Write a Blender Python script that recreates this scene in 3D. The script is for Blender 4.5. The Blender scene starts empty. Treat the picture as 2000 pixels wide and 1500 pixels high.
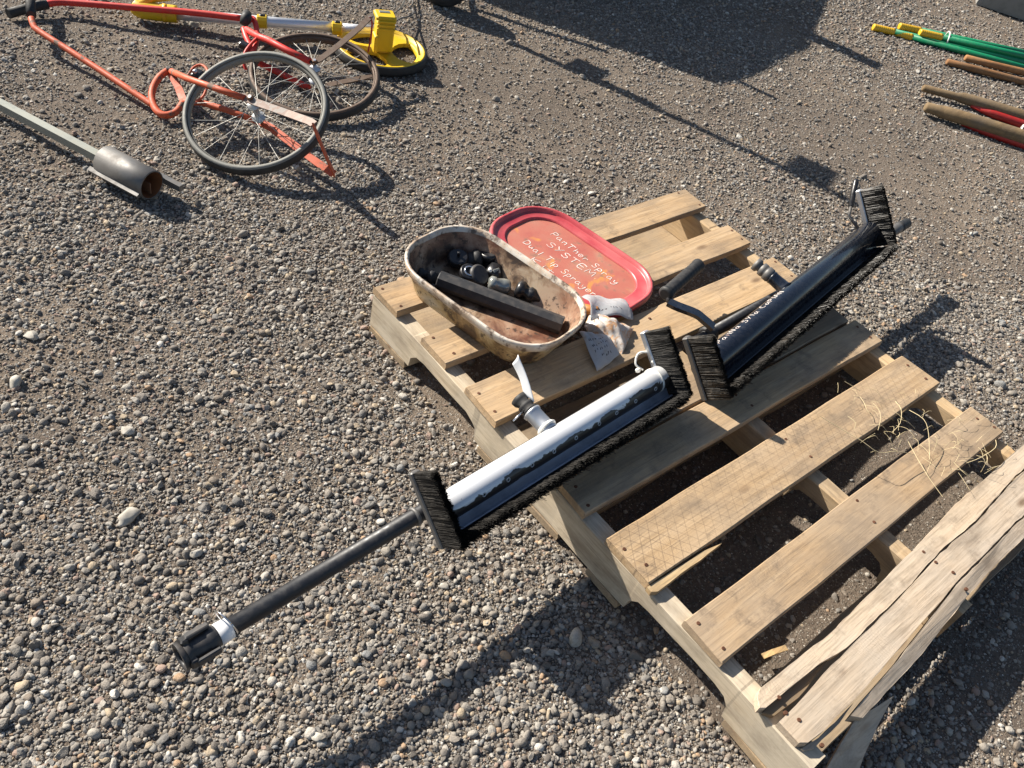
import bpy, bmesh, math, random
import numpy as np
from mathutils import Vector, Matrix, Euler

random.seed(7)
rng = np.random.default_rng(11)
SC = bpy.context.scene
COL = SC.collection
PI = math.pi

# ------------------------------------------------------------------ camera
CAM_P = Vector((-0.87466, -1.16708, 1.31336))
RW = np.array([[0.75988976, -0.6176831, 0.2025713],
               [-0.33217824, -0.6368351, -0.695772],
               [0.55877112, 0.46142024, -0.68910536]])     # rows: image right, image down, view
FPX = 1679.0                                              # focal length for a 2000 px wide frame
cd = bpy.data.cameras.new('camera')
cam = bpy.data.objects.new('camera', cd)
COL.objects.link(cam)
m = Matrix(((RW[0][0], -RW[1][0], -RW[2][0]), (RW[0][1], -RW[1][1], -RW[2][1]), (RW[0][2], -RW[1][2], -RW[2][2]))).to_4x4()
m.translation = CAM_P
cam.matrix_world = m
cd.sensor_width = 36.0
cd.lens = 36.0 * FPX / 2000.0
cd.clip_start = 0.02
cd.clip_end = 400
SC.camera = cam

# ------------------------------------------------------------------ light
SUN = Vector((-0.48, 1.42, 1.0)).normalized()             # direction towards the sun
w = bpy.data.worlds.new('World')
SC.world = w
w.use_nodes = True
nt = w.node_tree
sky = nt.nodes.new('ShaderNodeTexSky')
sky.sky_type = 'NISHITA'
sky.sun_disc = False
sky.sun_elevation = math.asin(SUN.z)
sky.sun_rotation = math.atan2(SUN.x, SUN.y)
bg = nt.nodes['Background']
bg.inputs['Strength'].default_value = 0.06
nt.links.new(sky.outputs[0], bg.inputs[0])
sl = bpy.data.lights.new('sun', 'SUN')
sl.energy = 5.0
sl.angle = math.radians(0.55)
sl.color = (1.0, 0.93, 0.82)
sun = bpy.data.objects.new('sun', sl)
COL.objects.link(sun)
sun.rotation_euler = SUN.to_track_quat('Z', 'Y').to_euler()
SC.view_settings.view_transform = 'Standard'
SC.view_settings.look = 'None'
SC.view_settings.exposure = 1.0
SC.view_settings.gamma = 1.0


def U(px, py, z=0.0):
    """world point at height z that the calibrated survey of the photograph gives for a 2000x1500 pixel"""
    d = RW.T @ np.array([(px - 1000) / FPX, (py - 750) / FPX, 1.0])
    s = float((z - CAM_P.z) / d[2])
    return CAM_P + Vector([float(q) for q in d]) * s


def UP(px, py, p0, n):
    """the same on a tilted plane"""
    d = Vector([float(q) for q in RW.T @ np.array([(px - 1000) / FPX, (py - 750) / FPX, 1.0])])
    s = (Vector(p0) - CAM_P).dot(n) / d.dot(n)
    return CAM_P + s * d


# ------------------------------------------------------------------ materials
class NB:
    def __init__(s, name):
        s.m = bpy.data.materials.new(name)
        s.m.use_nodes = True
        s.t = s.m.node_tree
        s.b = s.t.nodes['Principled BSDF']
        s.tc = s.t.nodes.new('ShaderNodeTexCoord')
        s.oi = s.t.nodes.new('ShaderNodeObjectInfo')

    def n(s, typ, **kw):
        x = s.t.nodes.new(typ)
        for k, v in kw.items():
            setattr(x, k, v)
        return x

    def l(s, a, b):
        s.t.links.new(a, b)

    def inp(s, node, key, v):
        if hasattr(v, 'links') or hasattr(v, 'is_linked'):
            s.l(v, node.inputs[key])
        else:
            node.inputs[key].default_value = v

    def vec(s, scale=(1, 1, 1), rnd=True, rot=(0, 0, 0), src='Object'):
        mp = s.n('ShaderNodeMapping')
        mp.inputs['Scale'].default_value = scale
        mp.inputs['Rotation'].default_value = rot
        s.l(s.tc.outputs[src], mp.inputs['Vector'])
        if not rnd:
            return mp.outputs[0]
        ad = s.n('ShaderNodeVectorMath', operation='MULTIPLY_ADD')
        cx = s.n('ShaderNodeCombineXYZ')
        for k in range(3):
            s.l(s.oi.outputs['Random'], cx.inputs[k])
        s.l(cx.outputs[0], ad.inputs[0])
        ad.inputs[1].default_value = (37, 53, 71)
        s.l(mp.outputs[0], ad.inputs[2])
        return ad.outputs[0]

    def noise(s, v, scale, detail=4, rough=.55, dist=0.0):
        x = s.n('ShaderNodeTexNoise')
        x.inputs['Scale'].default_value = scale
        x.inputs['Detail'].default_value = detail
        x.inputs['Roughness'].default_value = rough
        x.inputs['Distortion'].default_value = dist
        s.l(v, x.inputs['Vector'])
        return x.outputs['Fac']

    def ramp(s, f, stops, interp='LINEAR'):
        r = s.n('ShaderNodeValToRGB')
        r.color_ramp.interpolation = interp
        e = r.color_ramp.elements
        while len(e) > 1:
            e.remove(e[-1])
        e[0].position = stops[0][0]
        e[0].color = c4(stops[0][1])
        for p, c in stops[1:]:
            k = e.new(p)
            k.color = c4(c)
        s.l(f, r.inputs[0])
        return r.outputs['Color']

    def mix(s, f, a, b, mode='MIX'):
        x = s.n('ShaderNodeMix', data_type='RGBA', blend_type=mode)
        s.inp(x, 0, f)
        for k, v in ((6, a), (7, b)):
            if isinstance(v, (tuple, list)):
                x.inputs[k].default_value = c4(v)
            else:
                s.l(v, x.inputs[k])
        return x.outputs[2]

    def math(s, op, a, b=0.0):
        x = s.n('ShaderNodeMath', operation=op)
        s.inp(x, 0, a)
        s.inp(x, 1, b)
        return x.outputs[0]

    def bump(s, h, strength=.3, dist=.002):
        b = s.n('ShaderNodeBump')
        b.inputs['Strength'].default_value = strength
        b.inputs['Distance'].default_value = dist
        s.l(h, b.inputs['Height'])
        s.l(b.outputs[0], s.b.inputs['Normal'])

    def col(s, c):
        s.inp(s.b, 'Base Color', c4(c) if isinstance(c, (tuple, list)) else c)

    def rough(s, r):
        s.inp(s.b, 'Roughness', r)


def c4(c):
    if isinstance(c, (int, float)):
        c = (c, c, c)
    return tuple(c)[:3] + (1.0,)


MATS = {}


def simple(name, color, rough=.5, metal=0.0, dirt=.25, dirtcol=(.16, .13, .10), dscale=60, bump=.15, coat=0.0):
    """paint, plastic, metal: base colour with blotches, dust in a noise mask and faint relief"""
    k = NB(name)
    v = k.vec()
    f1 = k.noise(v, dscale, 5, .6)
    f2 = k.noise(v, dscale * .18, 4, .6)
    c = k.mix(k.ramp(f2, [(.3, 0.0), (.75, .35)]), color, tuple(x * .72 for x in color))
    mask = k.ramp(f1, [(.48, 0.0), (.72, 1.0)])
    x = k.math('MULTIPLY', mask, dirt)
    c = k.mix(x, c, dirtcol)
    k.col(c)
    k.b.inputs['Metallic'].default_value = metal
    k.rough(k.ramp(f1, [(.3, max(.02, rough - .08)), (.7, min(1, rough + .2))]))
    k.b.inputs['Coat Weight'].default_value = coat
    k.bump(f1, bump, .001)
    MATS[name] = k.m
    return k.m


def chipped(name, color, under, thr=.6, rough=.45, scale=38, metal=0.0):
    """old paint with worn-through patches"""
    k = NB(name)
    v = k.vec()
    f = k.noise(v, scale, 6, .65)
    f2 = k.noise(v, 9, 3)
    mk = k.ramp(f, [(thr, 0.0), (thr + .03, 1.0)])
    pc = k.mix(k.ramp(f2, [(.35, 0.0), (.7, .4)]), color, tuple(x * .65 for x in color))
    pc = k.mix(k.math('MULTIPLY', k.ramp(k.noise(v, 140, 3), [(.5, 0.0), (.75, 1.0)]), .25), pc, (.2, .15, .11))
    k.col(k.mix(mk, pc, under))
    k.rough(k.ramp(f, [(.4, rough), (.7, .8)]))
    k.b.inputs['Metallic'].default_value = metal
    k.bump(mk, -.25, .001)
    MATS[name] = k.m
    return k.m


def wood(name, a, b, c, grey, greyamt=.5, axis=0, hatch=False, stain=.5, darkgrain=(.12, .085, .055)):
    k = NB(name)
    st = [26.0, 26.0, 26.0]
    st[axis] = 1.1
    v = k.vec(tuple(st))
    vu = k.vec()
    g1 = k.noise(v, 2.2, 5, .6, .6)
    g2 = k.noise(v, 9.0, 3, .7)
    base = k.ramp(g1, [(.28, a), (.5, b), (.72, c)])
    base = k.mix(k.math('MULTIPLY', k.ramp(g2, [(.50, 0.0), (.70, 1.0)]), .5), base, darkgrain)
    wth = k.ramp(k.noise(vu, 5.5, 5, .65), [(.38, 0.0), (.66, 1.0)])
    base = k.mix(k.math('MULTIPLY', wth, greyamt), base, grey)
    sp = k.ramp(k.noise(vu, 17, 5, .68), [(.56, 0.0), (.72, 1.0)])
    base = k.mix(k.math('MULTIPLY', sp, stain), base, (.13, .10, .075))
    # every board a little lighter or darker than the next
    rv = k.ramp(k.oi.outputs['Random'], [(0, (.80, .80, .82)), (.5, (1.0, .98, .95)), (1, (1.08, 1.05, 1.0))])
    base = k.mix(1.0, base, rv, 'MULTIPLY')
    # saw marks across the board
    sv = [1.0, 1.0, 1.0]
    ws = k.n('ShaderNodeTexWave', wave_type='BANDS', bands_direction='X' if axis == 0 else 'Y')
    ws.inputs['Scale'].default_value = 46
    ws.inputs['Distortion'].default_value = 9
    ws.inputs['Detail'].default_value = 2
    ws.inputs['Detail Scale'].default_value = 1.6
    k.l(k.vec(rot=(0, 0, .12)), ws.inputs['Vector'])
    saw = ws.outputs['Fac']
    sawm = k.math('MULTIPLY', k.ramp(saw, [(.0, 1.0), (.35, 0.0)]), k.ramp(k.noise(vu, 7, 3), [(.50, 0.0), (.68, .16 if axis == 0 else 0.0)]))
    base = k.mix(sawm, base, (.16, .11, .07))
    # long smears of dirt along the grain and a few dark knots
    sm2 = list(st)
    sm2[axis] = 3.0
    smr = k.ramp(k.noise(k.vec(tuple(q * .35 if q > 3 else q for q in sm2)), 1.6, 5, .7), [(.47, 0.0), (.70, .75)])
    base = k.mix(smr, base, (.175, .135, .098))
    kv = [9.0, 9.0, 9.0]
    kv[axis] = 3.6
    vk = k.n('ShaderNodeTexVoronoi')
    vk.inputs['Scale'].default_value = 1.0
    k.l(k.vec(tuple(kv)), vk.inputs['Vector'])
    base = k.mix(k.ramp(vk.outputs['Distance'], [(.035, .8), (.10, 0.0)]), base, (.14, .085, .05))
    hgt = k.math('ADD', k.math('MULTIPLY', g2, .6), k.math('MULTIPLY', sawm, -1.2))
    if hatch:
        for ang in (.62, -.62):
            wv = k.n('ShaderNodeTexWave', wave_type='BANDS', bands_direction='X')
            wv.inputs['Scale'].default_value = 17
            wv.inputs['Distortion'].default_value = .6
            k.l(k.vec(rnd=False, rot=(0, 0, ang)), wv.inputs['Vector'])
            ln = k.ramp(wv.outputs['Fac'], [(.0, 1.0), (.045, 0.0)])
            base = k.mix(k.math('MULTIPLY', ln, k.ramp(k.noise(vu, 8, 4), [(.35, .08), (.6, .5)])), base, (.15, .11, .075))
    k.col(base)
    k.rough(.82)
    k.b.inputs['Specular IOR Level'].default_value = .25
    k.bump(hgt, .55, .002)
    MATS[name] = k.m


wood('deck_wood', (.35, .235, .130), (.45, .315, .185), (.53, .39, .245), (.35, .285, .215), .55, stain=.7)
wood('hatched_wood', (.37, .25, .138), (.46, .325, .19), (.53, .39, .245), (.37, .295, .22), .4, hatch=True, stain=.65)
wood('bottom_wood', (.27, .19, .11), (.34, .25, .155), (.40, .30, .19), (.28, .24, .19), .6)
wood('stringer_wood', (.40, .32, .225), (.50, .42, .31), (.58, .50, .38), (.47, .43, .36), .6, axis=1, stain=.25)
wood('inner_wood', (.40, .28, .155), (.48, .35, .205), (.54, .41, .26), (.42, .35, .26), .4, axis=1)
wood('broken_wood', (.42, .325, .23), (.51, .41, .305), (.58, .48, .37), (.42, .375, .32), .6, stain=.5)
wood('fresh_wood', (.52, .34, .16), (.60, .42, .21), (.68, .51, .29), (.55, .42, .27), .3, stain=.1)
wood('handle_wood', (.15, .10, .055), (.20, .14, .075), (.26, .18, .10), (.2, .16, .11), .4, stain=.3)
wood('rod_wood', (.26, .12, .05), (.33, .16, .065), (.38, .20, .09), (.25, .16, .09), .4, stain=.3)
simple('black_paint', (.007, .010, .018), .24, 0, .10, (.07, .065, .065), 90, .06, .5)
simple('pole_black', (.012, .013, .017), .42, 0, .2, (.10, .09, .085), 80, .15)
simple('rubber', (.018, .018, .019), .62, 0, .3, (.12, .11, .10), 70, .2)
simple('black_plastic', (.014, .014, .016), .28, 0, .15, (.1, .09, .085), 120, .1)
simple('dusty_black', (.030, .030, .032), .5, 0, .45, (.12, .10, .085), 55, .2)
simple('galvanised', (.55, .57, .60), .38, .75, .3, (.34, .31, .28), 40, .15)
simple('aluminium', (.80, .81, .83), .34, .55, .12, (.4, .39, .38), 60, .05)
simple('chrome', (.75, .76, .78), .14, 1.0, .15, (.3, .28, .26), 60, .05)
simple('plate_metal', (.36, .40, .46), .32, .5, .55, (.10, .11, .13), 18, .1)
simple('white_nylon', (.78, .76, .70), .45, 0, .2, (.45, .38, .28), 60, .05)
simple('paper', (.80, .80, .80), .8, 0, .08, (.5, .48, .45), 40, .05)
simple('bristle', (.016, .015, .014), .45, 0, .35, (.085, .07, .055), 45, 0)
simple('bristle_dusty', (.020, .019, .018), .28, 0, .5, (.13, .105, .08), 70, 0)
simple('yellow_plastic', (.66, .43, .010), .42, 0, .2, (.38, .26, .06), 50, .08)
simple('yellow_cap', (.72, .42, .02), .4, 0, .15, (.35, .25, .08), 50, .06)
simple('green_fibre', (.004, .20, .085), .38, 0, .18, (.10, .16, .11), 60, .06)
simple('red_fibre', (.40, .022, .018), .45, 0, .25, (.2, .1, .08), 60, .06)
simple('spoke_metal', (.42, .41, .38), .5, .6, .3, (.2, .16, .12), 80, 0)
simple('tyre_grey', (.19, .188, .168), .6, 0, .4, (.26, .25, .22), 45, .2)
simple('tyre_black', (.022, .022, .022), .7, 0, .35, (.10, .09, .08), 45, .2)
simple('rim_rust', (.11, .07, .048), .65, .2, .5, (.2, .17, .14), 60, .2)
simple('rusty', (.15, .075, .04), .75, .1, .5, (.07, .045, .03), 45, .3)
simple('rust_inside', (.20, .075, .025), .85, 0, .5, (.10, .05, .025), 35, .35)
simple('steel_dull', (.155, .15, .145), .5, .5, .55, (.09, .078, .068), 26, .3)
simple('aluminium_grey', (.28, .29, .255), .5, .35, .5, (.24, .225, .185), 34, .15)
simple('nail_rust', (.12, .05, .025), .8, .2, .3, (.06, .03, .02), 90, .2)
simple('concrete', (.23, .22, .20), .9, 0, .5, (.12, .115, .10), 22, .5)
simple('trailer_paint', (.10, .11, .12), .45, 0, .3, (.14, .12, .1), 20, .1)
simple('straw', (.66, .54, .32), .7, 0, .2, (.4, .3, .16), 60, .05)
simple('white_chalk', (.80, .74, .68), .9, 0, .75, (.45, .22, .17), 150, 0)
simple('ink', (.03, .03, .04), .8, 0, .1, (.1, .1, .1), 60, 0)
simple('lens_glass', (.35, .36, .33), .12, .4, .4, (.05, .05, .05), 90, .05)
chipped('orange_paint', (.54, .088, .028), (.15, .09, .065), .585, .5, 24)
chipped('red_paint', (.62, .030, .020), (.20, .07, .055), .62, .45, 26)
chipped('rust_paint', (.25, .165, .13), (.30, .26, .23), .53, .6, 26)


def tube_white():
    """white enamelled tube with a band of dried dark spray along the nozzle side"""
    k = NB('tube_white')
    sx = k.n('ShaderNodeSeparateXYZ')
    k.l(k.tc.outputs['Object'], sx.inputs[0])
    ang = k.n('ShaderNodeMath', operation='ARCTAN2')
    k.l(sx.outputs[2], ang.inputs[0])          # u
    k.l(sx.outputs[1], ang.inputs[1])          # n
    v = k.vec(rnd=False)
    nz = k.noise(v, 11, 4, .6, .8)
    nz2 = k.noise(v, 42, 3, .6)
    a = k.math('ADD', ang.outputs[0], k.math('MULTIPLY', k.math('SUBTRACT', nz, .5), 2.3))
    a = k.math('ADD', a, k.math('MULTIPLY', k.math('SUBTRACT', nz2, .5), .25))
    d = k.math('ABSOLUTE', k.math('SUBTRACT', a, .78))
    band = k.ramp(d, [(.60, 1.0), (.64, 0.0)])
    drops = k.ramp(k.noise(v, 85, 2, .5), [(.70, 0.0), (.73, 1.0)])
    near = k.ramp(k.math('ABSOLUTE', k.math('SUBTRACT', ang.outputs[0], .25)), [(.45, 1.0), (.8, 0.0)])
    band = k.math('MAXIMUM', band, k.math('MULTIPLY', drops, near))
    wcol = k.mix(k.ramp(k.noise(v, 7, 3), [(.4, 0.0), (.75, .5)]), (.66, .67, .69), (.52, .51, .49))
    k.col(k.mix(band, wcol, (.035, .028, .024)))
    k.rough(k.ramp(band, [(0, .26), (1, .5)]))
    k.b.inputs['Metallic'].default_value = .1
    k.b.inputs['Coat Weight'].default_value = .4
    k.bump(band, .2, .001)
    MATS['tube_white'] = k.m


tube_white()


def tub_plastic(name, inside):
    """milky storage plastic stained brown by old oil"""
    k = NB(name)
    v = k.vec(rnd=False)
    n1 = k.noise(v, 13, 6, .65, .5)
    n2 = k.noise(v, 48, 5, .65)
    n3 = k.noise(v, 5, 3, .5)
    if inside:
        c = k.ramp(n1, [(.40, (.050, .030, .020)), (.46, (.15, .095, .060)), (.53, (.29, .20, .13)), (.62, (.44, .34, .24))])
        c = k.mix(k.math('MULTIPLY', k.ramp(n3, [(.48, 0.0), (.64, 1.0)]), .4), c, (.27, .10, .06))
    else:
        c = k.ramp(n1, [(.39, (.09, .055, .03)), (.45, (.30, .20, .09)), (.53, (.50, .38, .20)), (.62, (.60, .52, .38))])
    c = k.mix(k.ramp(n2, [(.55, 0.0), (.62, .85)]), c, (.045, .030, .022))
    k.col(c)
    k.rough(k.ramp(n2, [(.3, .3), (.7, .6)]))
    k.b.inputs['Subsurface Weight'].default_value = .12
    k.b.inputs['Subsurface Radius'].default_value = (.01, .006, .003)
    k.bump(n2, .2, .001)
    MATS[name] = k.m


tub_plastic('tub_inside', True)
tub_plastic('tub_outside', False)
k = NB('tub_rim')
v = k.vec(rnd=False)
k.col(k.mix(k.ramp(k.noise(v, 40, 5, .65), [(.50, 0.0), (.60, .9)]),
            k.ramp(k.noise(v, 16, 4), [(.42, (.60, .55, .48)), (.58, (.44, .34, .25))]), (.10, .065, .045)))
k.rough(.4)
k.b.inputs['Subsurface Weight'].default_value = .15
k.b.inputs['Subsurface Radius'].default_value = (.01, .007, .004)
MATS['tub_rim'] = k.m
k = NB('lid_red')
v = k.vec(rnd=False)
k.col(k.mix(k.ramp(k.noise(v, 60, 5, .7), [(.62, 0.0), (.72, .6)]),
            k.ramp(k.noise(v, 12, 4), [(.35, (.40, .040, .052)), (.65, (.52, .115, .115))]), (.14, .035, .045)))
k.rough(.36)
MATS['lid_red'] = k.m
k = NB('lid_panel')
v = k.vec(rnd=False)
c = k.ramp(k.noise(v, 9, 4), [(.3, (.36, .085, .068)), (.5, (.42, .135, .095)), (.7, (.40, .18, .125))])
c = k.mix(k.ramp(k.noise(v, 11, 3, .5, 1.5), [(.56, 0.0), (.64, .65)]), c, (.62, .27, .05))
c = k.mix(k.ramp(k.noise(v, 33, 4), [(.58, 0.0), (.70, .75)]), c, (.17, .12, .085))
c = k.mix(k.ramp(k.noise(v, 17, 3), [(.58, 0.0), (.75, .4)]), c, (.42, .26, .17))
k.col(c)
k.rough(.55)
MATS['lid_panel'] = k.m
k = NB('bag_plastic')
v = k.vec(rnd=False)
c = k.ramp(k.noise(v, 50, 4, .6, .6), [(.32, (.45, .40, .37)), (.5, (.72, .66, .60)), (.60, (.66, .34, .14)), (.70, (.80, .77, .72))])
k.col(c)
k.rough(.28)
k.b.inputs['Transmission Weight'].default_value = .25
k.bump(k.noise(v, 70, 4), .6, .004)
MATS['bag_plastic'] = k.m
k = NB('bag_sheet')
v = k.vec(rnd=False)
k.col(k.mix(k.ramp(k.noise(v, 55, 5), [(.55, 0.0), (.75, .5)]), (.60, .61, .62), (.45, .36, .27)))
k.rough(.35)
k.b.inputs['Transmission Weight'].default_value = .45
k.bump(k.noise(v, 45, 3), .5, .004)
MATS['bag_sheet'] = k.m
simple('bag_ochre', (.50, .20, .05), .4, 0, .3, (.2, .08, .03), 40, .2)


def stone_mat():
    k = NB('stone')
    v = k.vec((1, 1, 1))
    pal = [(.0, (.105, .092, .080)), (.09, (.175, .155, .135)), (.21, (.255, .225, .192)), (.33, (.185, .178, .168)),
           (.42, (.300, .270, .232)), (.54, (.235, .190, .148)), (.62, (.42, .390, .340)), (.72, (.24, .248, .250)),
           (.755, (.47, .370, .250)), (.81, (.36, .245, .190)), (.845, (.50, .465, .41)), (.89, (.30, .27, .23)),
           (.955, (.66, .63, .57)), (.983, (.44, .28, .16))]
    pal = [(p_, tuple(q * .86 for q in c_)) for p_, c_ in pal]
    c = k.ramp(k.oi.outputs['Random'], pal, 'CONSTANT')
    f = k.noise(v, 1.6, 4, .65)
    f2 = k.noise(v, 6, 3, .7)
    c = k.mix(k.ramp(f, [(.3, 0.0), (.75, .5)]), c, (.27, .240, .205))
    c = k.mix(k.math('MULTIPLY', k.ramp(f2, [(.5, 0.0), (.7, 1.0)]), .35), c, (.14, .118, .095))
    k.col(c)
    k.rough(.78)
    k.b.inputs['Specular IOR Level'].default_value = .35
    k.bump(f2, .3, .05)
    MATS['stone'] = k.m


stone_mat()


def ground_mat():
    k = NB('dirt')
    v = k.vec(rnd=False)
    big = k.noise(v, 1.3, 4, .55)
    mid = k.noise(v, 18, 5, .65)
    fine = k.noise(v, 160, 4, .7)
    c = k.ramp(big, [(.33, (.105, .083, .066)), (.52, (.150, .119, .093)), (.68, (.205, .160, .120))])
    c = k.mix(k.ramp(mid, [(.35, 0.0), (.7, .5)]), c, (.115, .092, .073))
    c = k.mix(k.ramp(fine, [(.5, 0.0), (.75, .55)]), c, (.33, .275, .215))
    vo = k.n('ShaderNodeTexVoronoi')
    vo.inputs['Scale'].default_value = 230
    k.l(v, vo.inputs['Vector'])
    sep = k.n('ShaderNodeSeparateColor')
    k.l(vo.outputs['Color'], sep.inputs[0])
    pc = k.ramp(sep.outputs[0], [(0, (.11, .095, .08)), (.3, (.20, .175, .148)), (.55, (.29, .26, .22)), (.8, (.42, .38, .32)), (.93, (.64, .60, .53))], 'CONSTANT')
    pm = k.math('MULTIPLY', k.ramp(vo.outputs['Distance'], [(.30, 1.0), (.42, 0.0)]), k.ramp(sep.outputs[1], [(.35, 0.0), (.40, 1.0)]))
    c = k.mix(pm, c, pc)
    k.col(c)
    k.rough(.92)
    k.b.inputs['Specular IOR Level'].default_value = .2
    h = k.math('ADD', k.math('MULTIPLY', fine, .5), k.math('ADD', k.math('MULTIPLY', mid, 1.0), k.math('MULTIPLY', pm, .6)))
    k.bump(h, 1.0, .008)
    MATS['dirt'] = k.m


ground_mat()


# ------------------------------------------------------------------ mesh helpers
def frame_along(d):
    d = Vector(d).normalized()
    r = Vector((0, 0, 1)) if abs(d.z) < .92 else Vector((1, 0, 0))
    e = d.cross(r).normalized()
    return e, d.cross(e).normalized() * -1


class MB:
    def __init__(s):
        s.v = []
        s.f = []
        s.smooth = []

    def add(s, vs, fs, smooth=False):
        o = len(s.v)
        s.v += [Vector(x) for x in vs]
        s.f += [tuple(i + o for i in f) for f in fs]
        s.smooth += [smooth] * len(fs)
        return s

    def rings(s, rings, closed=True, cap0=True, cap1=True, smooth=True):
        n = len(rings[0])
        o = len(s.v)
        for r in rings:
            s.v += [Vector(x) for x in r]
        for i in range(len(rings) - 1):
            for j in range(n if closed else n - 1):
                a = o + i * n + j
                b = o + i * n + (j + 1) % n
                s.f.append((a, b, b + n, a + n))
                s.smooth.append(smooth)
        if cap0:
            s.f.append(tuple(o + j for j in range(n))[::-1])
            s.smooth.append(False)
        if cap1:
            s.f.append(tuple(o + (len(rings) - 1) * n + j for j in range(n)))
            s.smooth.append(False)
        return s

    def tube(s, pts, r, seg=12, cap=True, flat=None, smooth=True):
        """round (or, with flat=(width,thick,updir), rectangular) bar along a polyline"""
        pts = [Vector(p) for p in pts]
        n = len(pts)
        rad = r if isinstance(r, (list, tuple)) else [r] * n
        rings = []
        pe = None
        for i, p in enumerate(pts):
            d = (pts[min(i + 1, n - 1)] - pts[max(i - 1, 0)]).normalized()
            if flat:
                up = Vector(flat[2])
                e = d.cross(up).normalized()
                g = e.cross(d).normalized()
                hw, ht = flat[0] / 2, flat[1] / 2
                rings.append([p + e * a * hw + g * b * ht for a, b in ((-1, -1), (1, -1), (1, 1), (-1, 1))])
            else:
                if pe is None:
                    e, g = frame_along(d)
                else:
                    e = (pe - d * pe.dot(d)).normalized()
                    g = e.cross(d).normalized()
                pe = e
                rings.append([p + (e * math.cos(t) + g * math.sin(t)) * rad[i] for t in [2 * PI * k / seg for k in range(seg)]])
        s.rings(rings, True, cap, cap, smooth and not flat)
        return s

    def lathe(s, o, d, prof, seg=20, cap=True, smooth=True):
        """profile [(dist along d, radius)]"""
        o = Vector(o)
        d = Vector(d).normalized()
        e, g = frame_along(d)
        s.rings([[o + d * a + (e * math.cos(t) + g * math.sin(t)) * r for t in [2 * PI * k / seg for k in range(seg)]] for a, r in prof], True, cap, cap, smooth)
        return s

    def box(s, c, ex, ey, ez, sx, sy, sz, ch=.0):
        c = Vector(c)
        ex, ey, ez = Vector(ex), Vector(ey), Vector(ez)
        hx, hy, hz = sx / 2, sy / 2, sz / 2
        if ch <= 0:
            vs = [c + ex * a * hx + ey * b * hy + ez * d * hz for d in (-1, 1) for a, b in ((-1, -1), (1, -1), (1, 1), (-1, 1))]
            s.add(vs, [(3, 2, 1, 0), (4, 5, 6, 7), (0, 1, 5, 4), (1, 2, 6, 5), (2, 3, 7, 6), (3, 0, 4, 7)])
        else:
            def loop(k, z):
                a, b = hx - k, hy - k
                q = min(ch, a * .5, b * .5)
                return [c + ex * x + ey * y + ez * z for x, y in ((-a + q, -b), (a - q, -b), (a, -b + q), (a, b - q), (a - q, b), (-a + q, b), (-a, b - q), (-a, -b + q))]
            s.rings([loop(ch, -hz), loop(0, -hz + ch), loop(0, hz - ch), loop(ch, hz)], True, True, True, False)
        return s

    def prism(s, poly, d):
        """extrude a polygon of 3D points by vector d"""
        d = Vector(d)
        n = len(poly)
        s.add([Vector(p) for p in poly] + [Vector(p) + d for p in poly],
              [tuple(range(n))[::-1], tuple(range(n, 2 * n))] + [(i, (i + 1) % n, n + (i + 1) % n, n + i) for i in range(n)])
        return s

    def sheet(s, fn, nu, nv, th=.0006):
        """grid surface fn(u,v) given a real thickness"""
        g = [[Vector(fn(i / nu, j / nv)) for j in range(nv + 1)] for i in range(nu + 1)]
        vs, bs = [], []
        for i in range(nu + 1):
            for j in range(nv + 1):
                a = g[min(i + 1, nu)][j] - g[max(i - 1, 0)][j]
                b = g[i][min(j + 1, nv)] - g[i][max(j - 1, 0)]
                n = a.cross(b)
                n = n.normalized() if n.length > 1e-12 else Vector((0, 0, 1))
                vs.append(g[i][j])
                bs.append(g[i][j] - n * th)
        N = len(vs)
        ix = lambda i, j: i * (nv + 1) + j
        fs = []
        for i in range(nu):
            for j in range(nv):
                q = (ix(i, j), ix(i + 1, j), ix(i + 1, j + 1), ix(i, j + 1))
                fs.append(q)
                fs.append(tuple(x + N for x in q[::-1]))
        edge = [ix(i, 0) for i in range(nu)] + [ix(nu, j) for j in range(nv)] + [ix(i, nv) for i in range(nu, 0, -1)] + [ix(0, j) for j in range(nv, 0, -1)]
        for k2 in range(len(edge)):
            a, b = edge[k2], edge[(k2 + 1) % len(edge)]
            fs.append((b, a, a + N, b + N))
        s.add(vs + bs, fs, True)
        return s


def obj(name, mb, mat, parent=None, origin=None, local=False, recalc=True):
    """link one mesh. Vertices are in world space (or, local=True, in the parent's space)."""
    me = bpy.data.meshes.new(name)
    vs = mb.v
    if origin is None:
        if local:
            origin = Vector((0, 0, 0))
        else:
            a = np.array([tuple(x) for x in vs])
            mn, mx = a.min(0), a.max(0)
            origin = Vector(((mn[0] + mx[0]) / 2, (mn[1] + mx[1]) / 2, mn[2]))
    origin = Vector(origin)
    me.from_pydata([tuple(x - origin) for x in vs], [], mb.f)
    if recalc:
        bm = bmesh.new()
        bm.from_mesh(me)
        bmesh.ops.recalc_face_normals(bm, faces=bm.faces)
        bm.to_mesh(me)
        bm.free()
    me.polygons.foreach_set('use_smooth', mb.smooth)
    mm = MATS[mat] if isinstance(mat, str) else mat
    me.materials.append(mm)
    me.update()
    o = bpy.data.objects.new(name, me)
    COL.objects.link(o)
    o.location = origin
    if parent is not None:
        o.parent = parent
        if not local:
            o.matrix_parent_inverse = Matrix.Identity(4)
            # nested parts: bring the world position into the parent's frame
            pw = WORLD[parent.name]
            o.matrix_local = pw.inverted() @ Matrix.Translation(origin)
            WORLD[o.name] = Matrix.Translation(origin)
        else:
            WORLD[o.name] = WORLD[parent.name] @ Matrix.Translation(origin)
    else:
        WORLD[o.name] = Matrix.Translation(origin)
    return o


WORLD = {}


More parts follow.
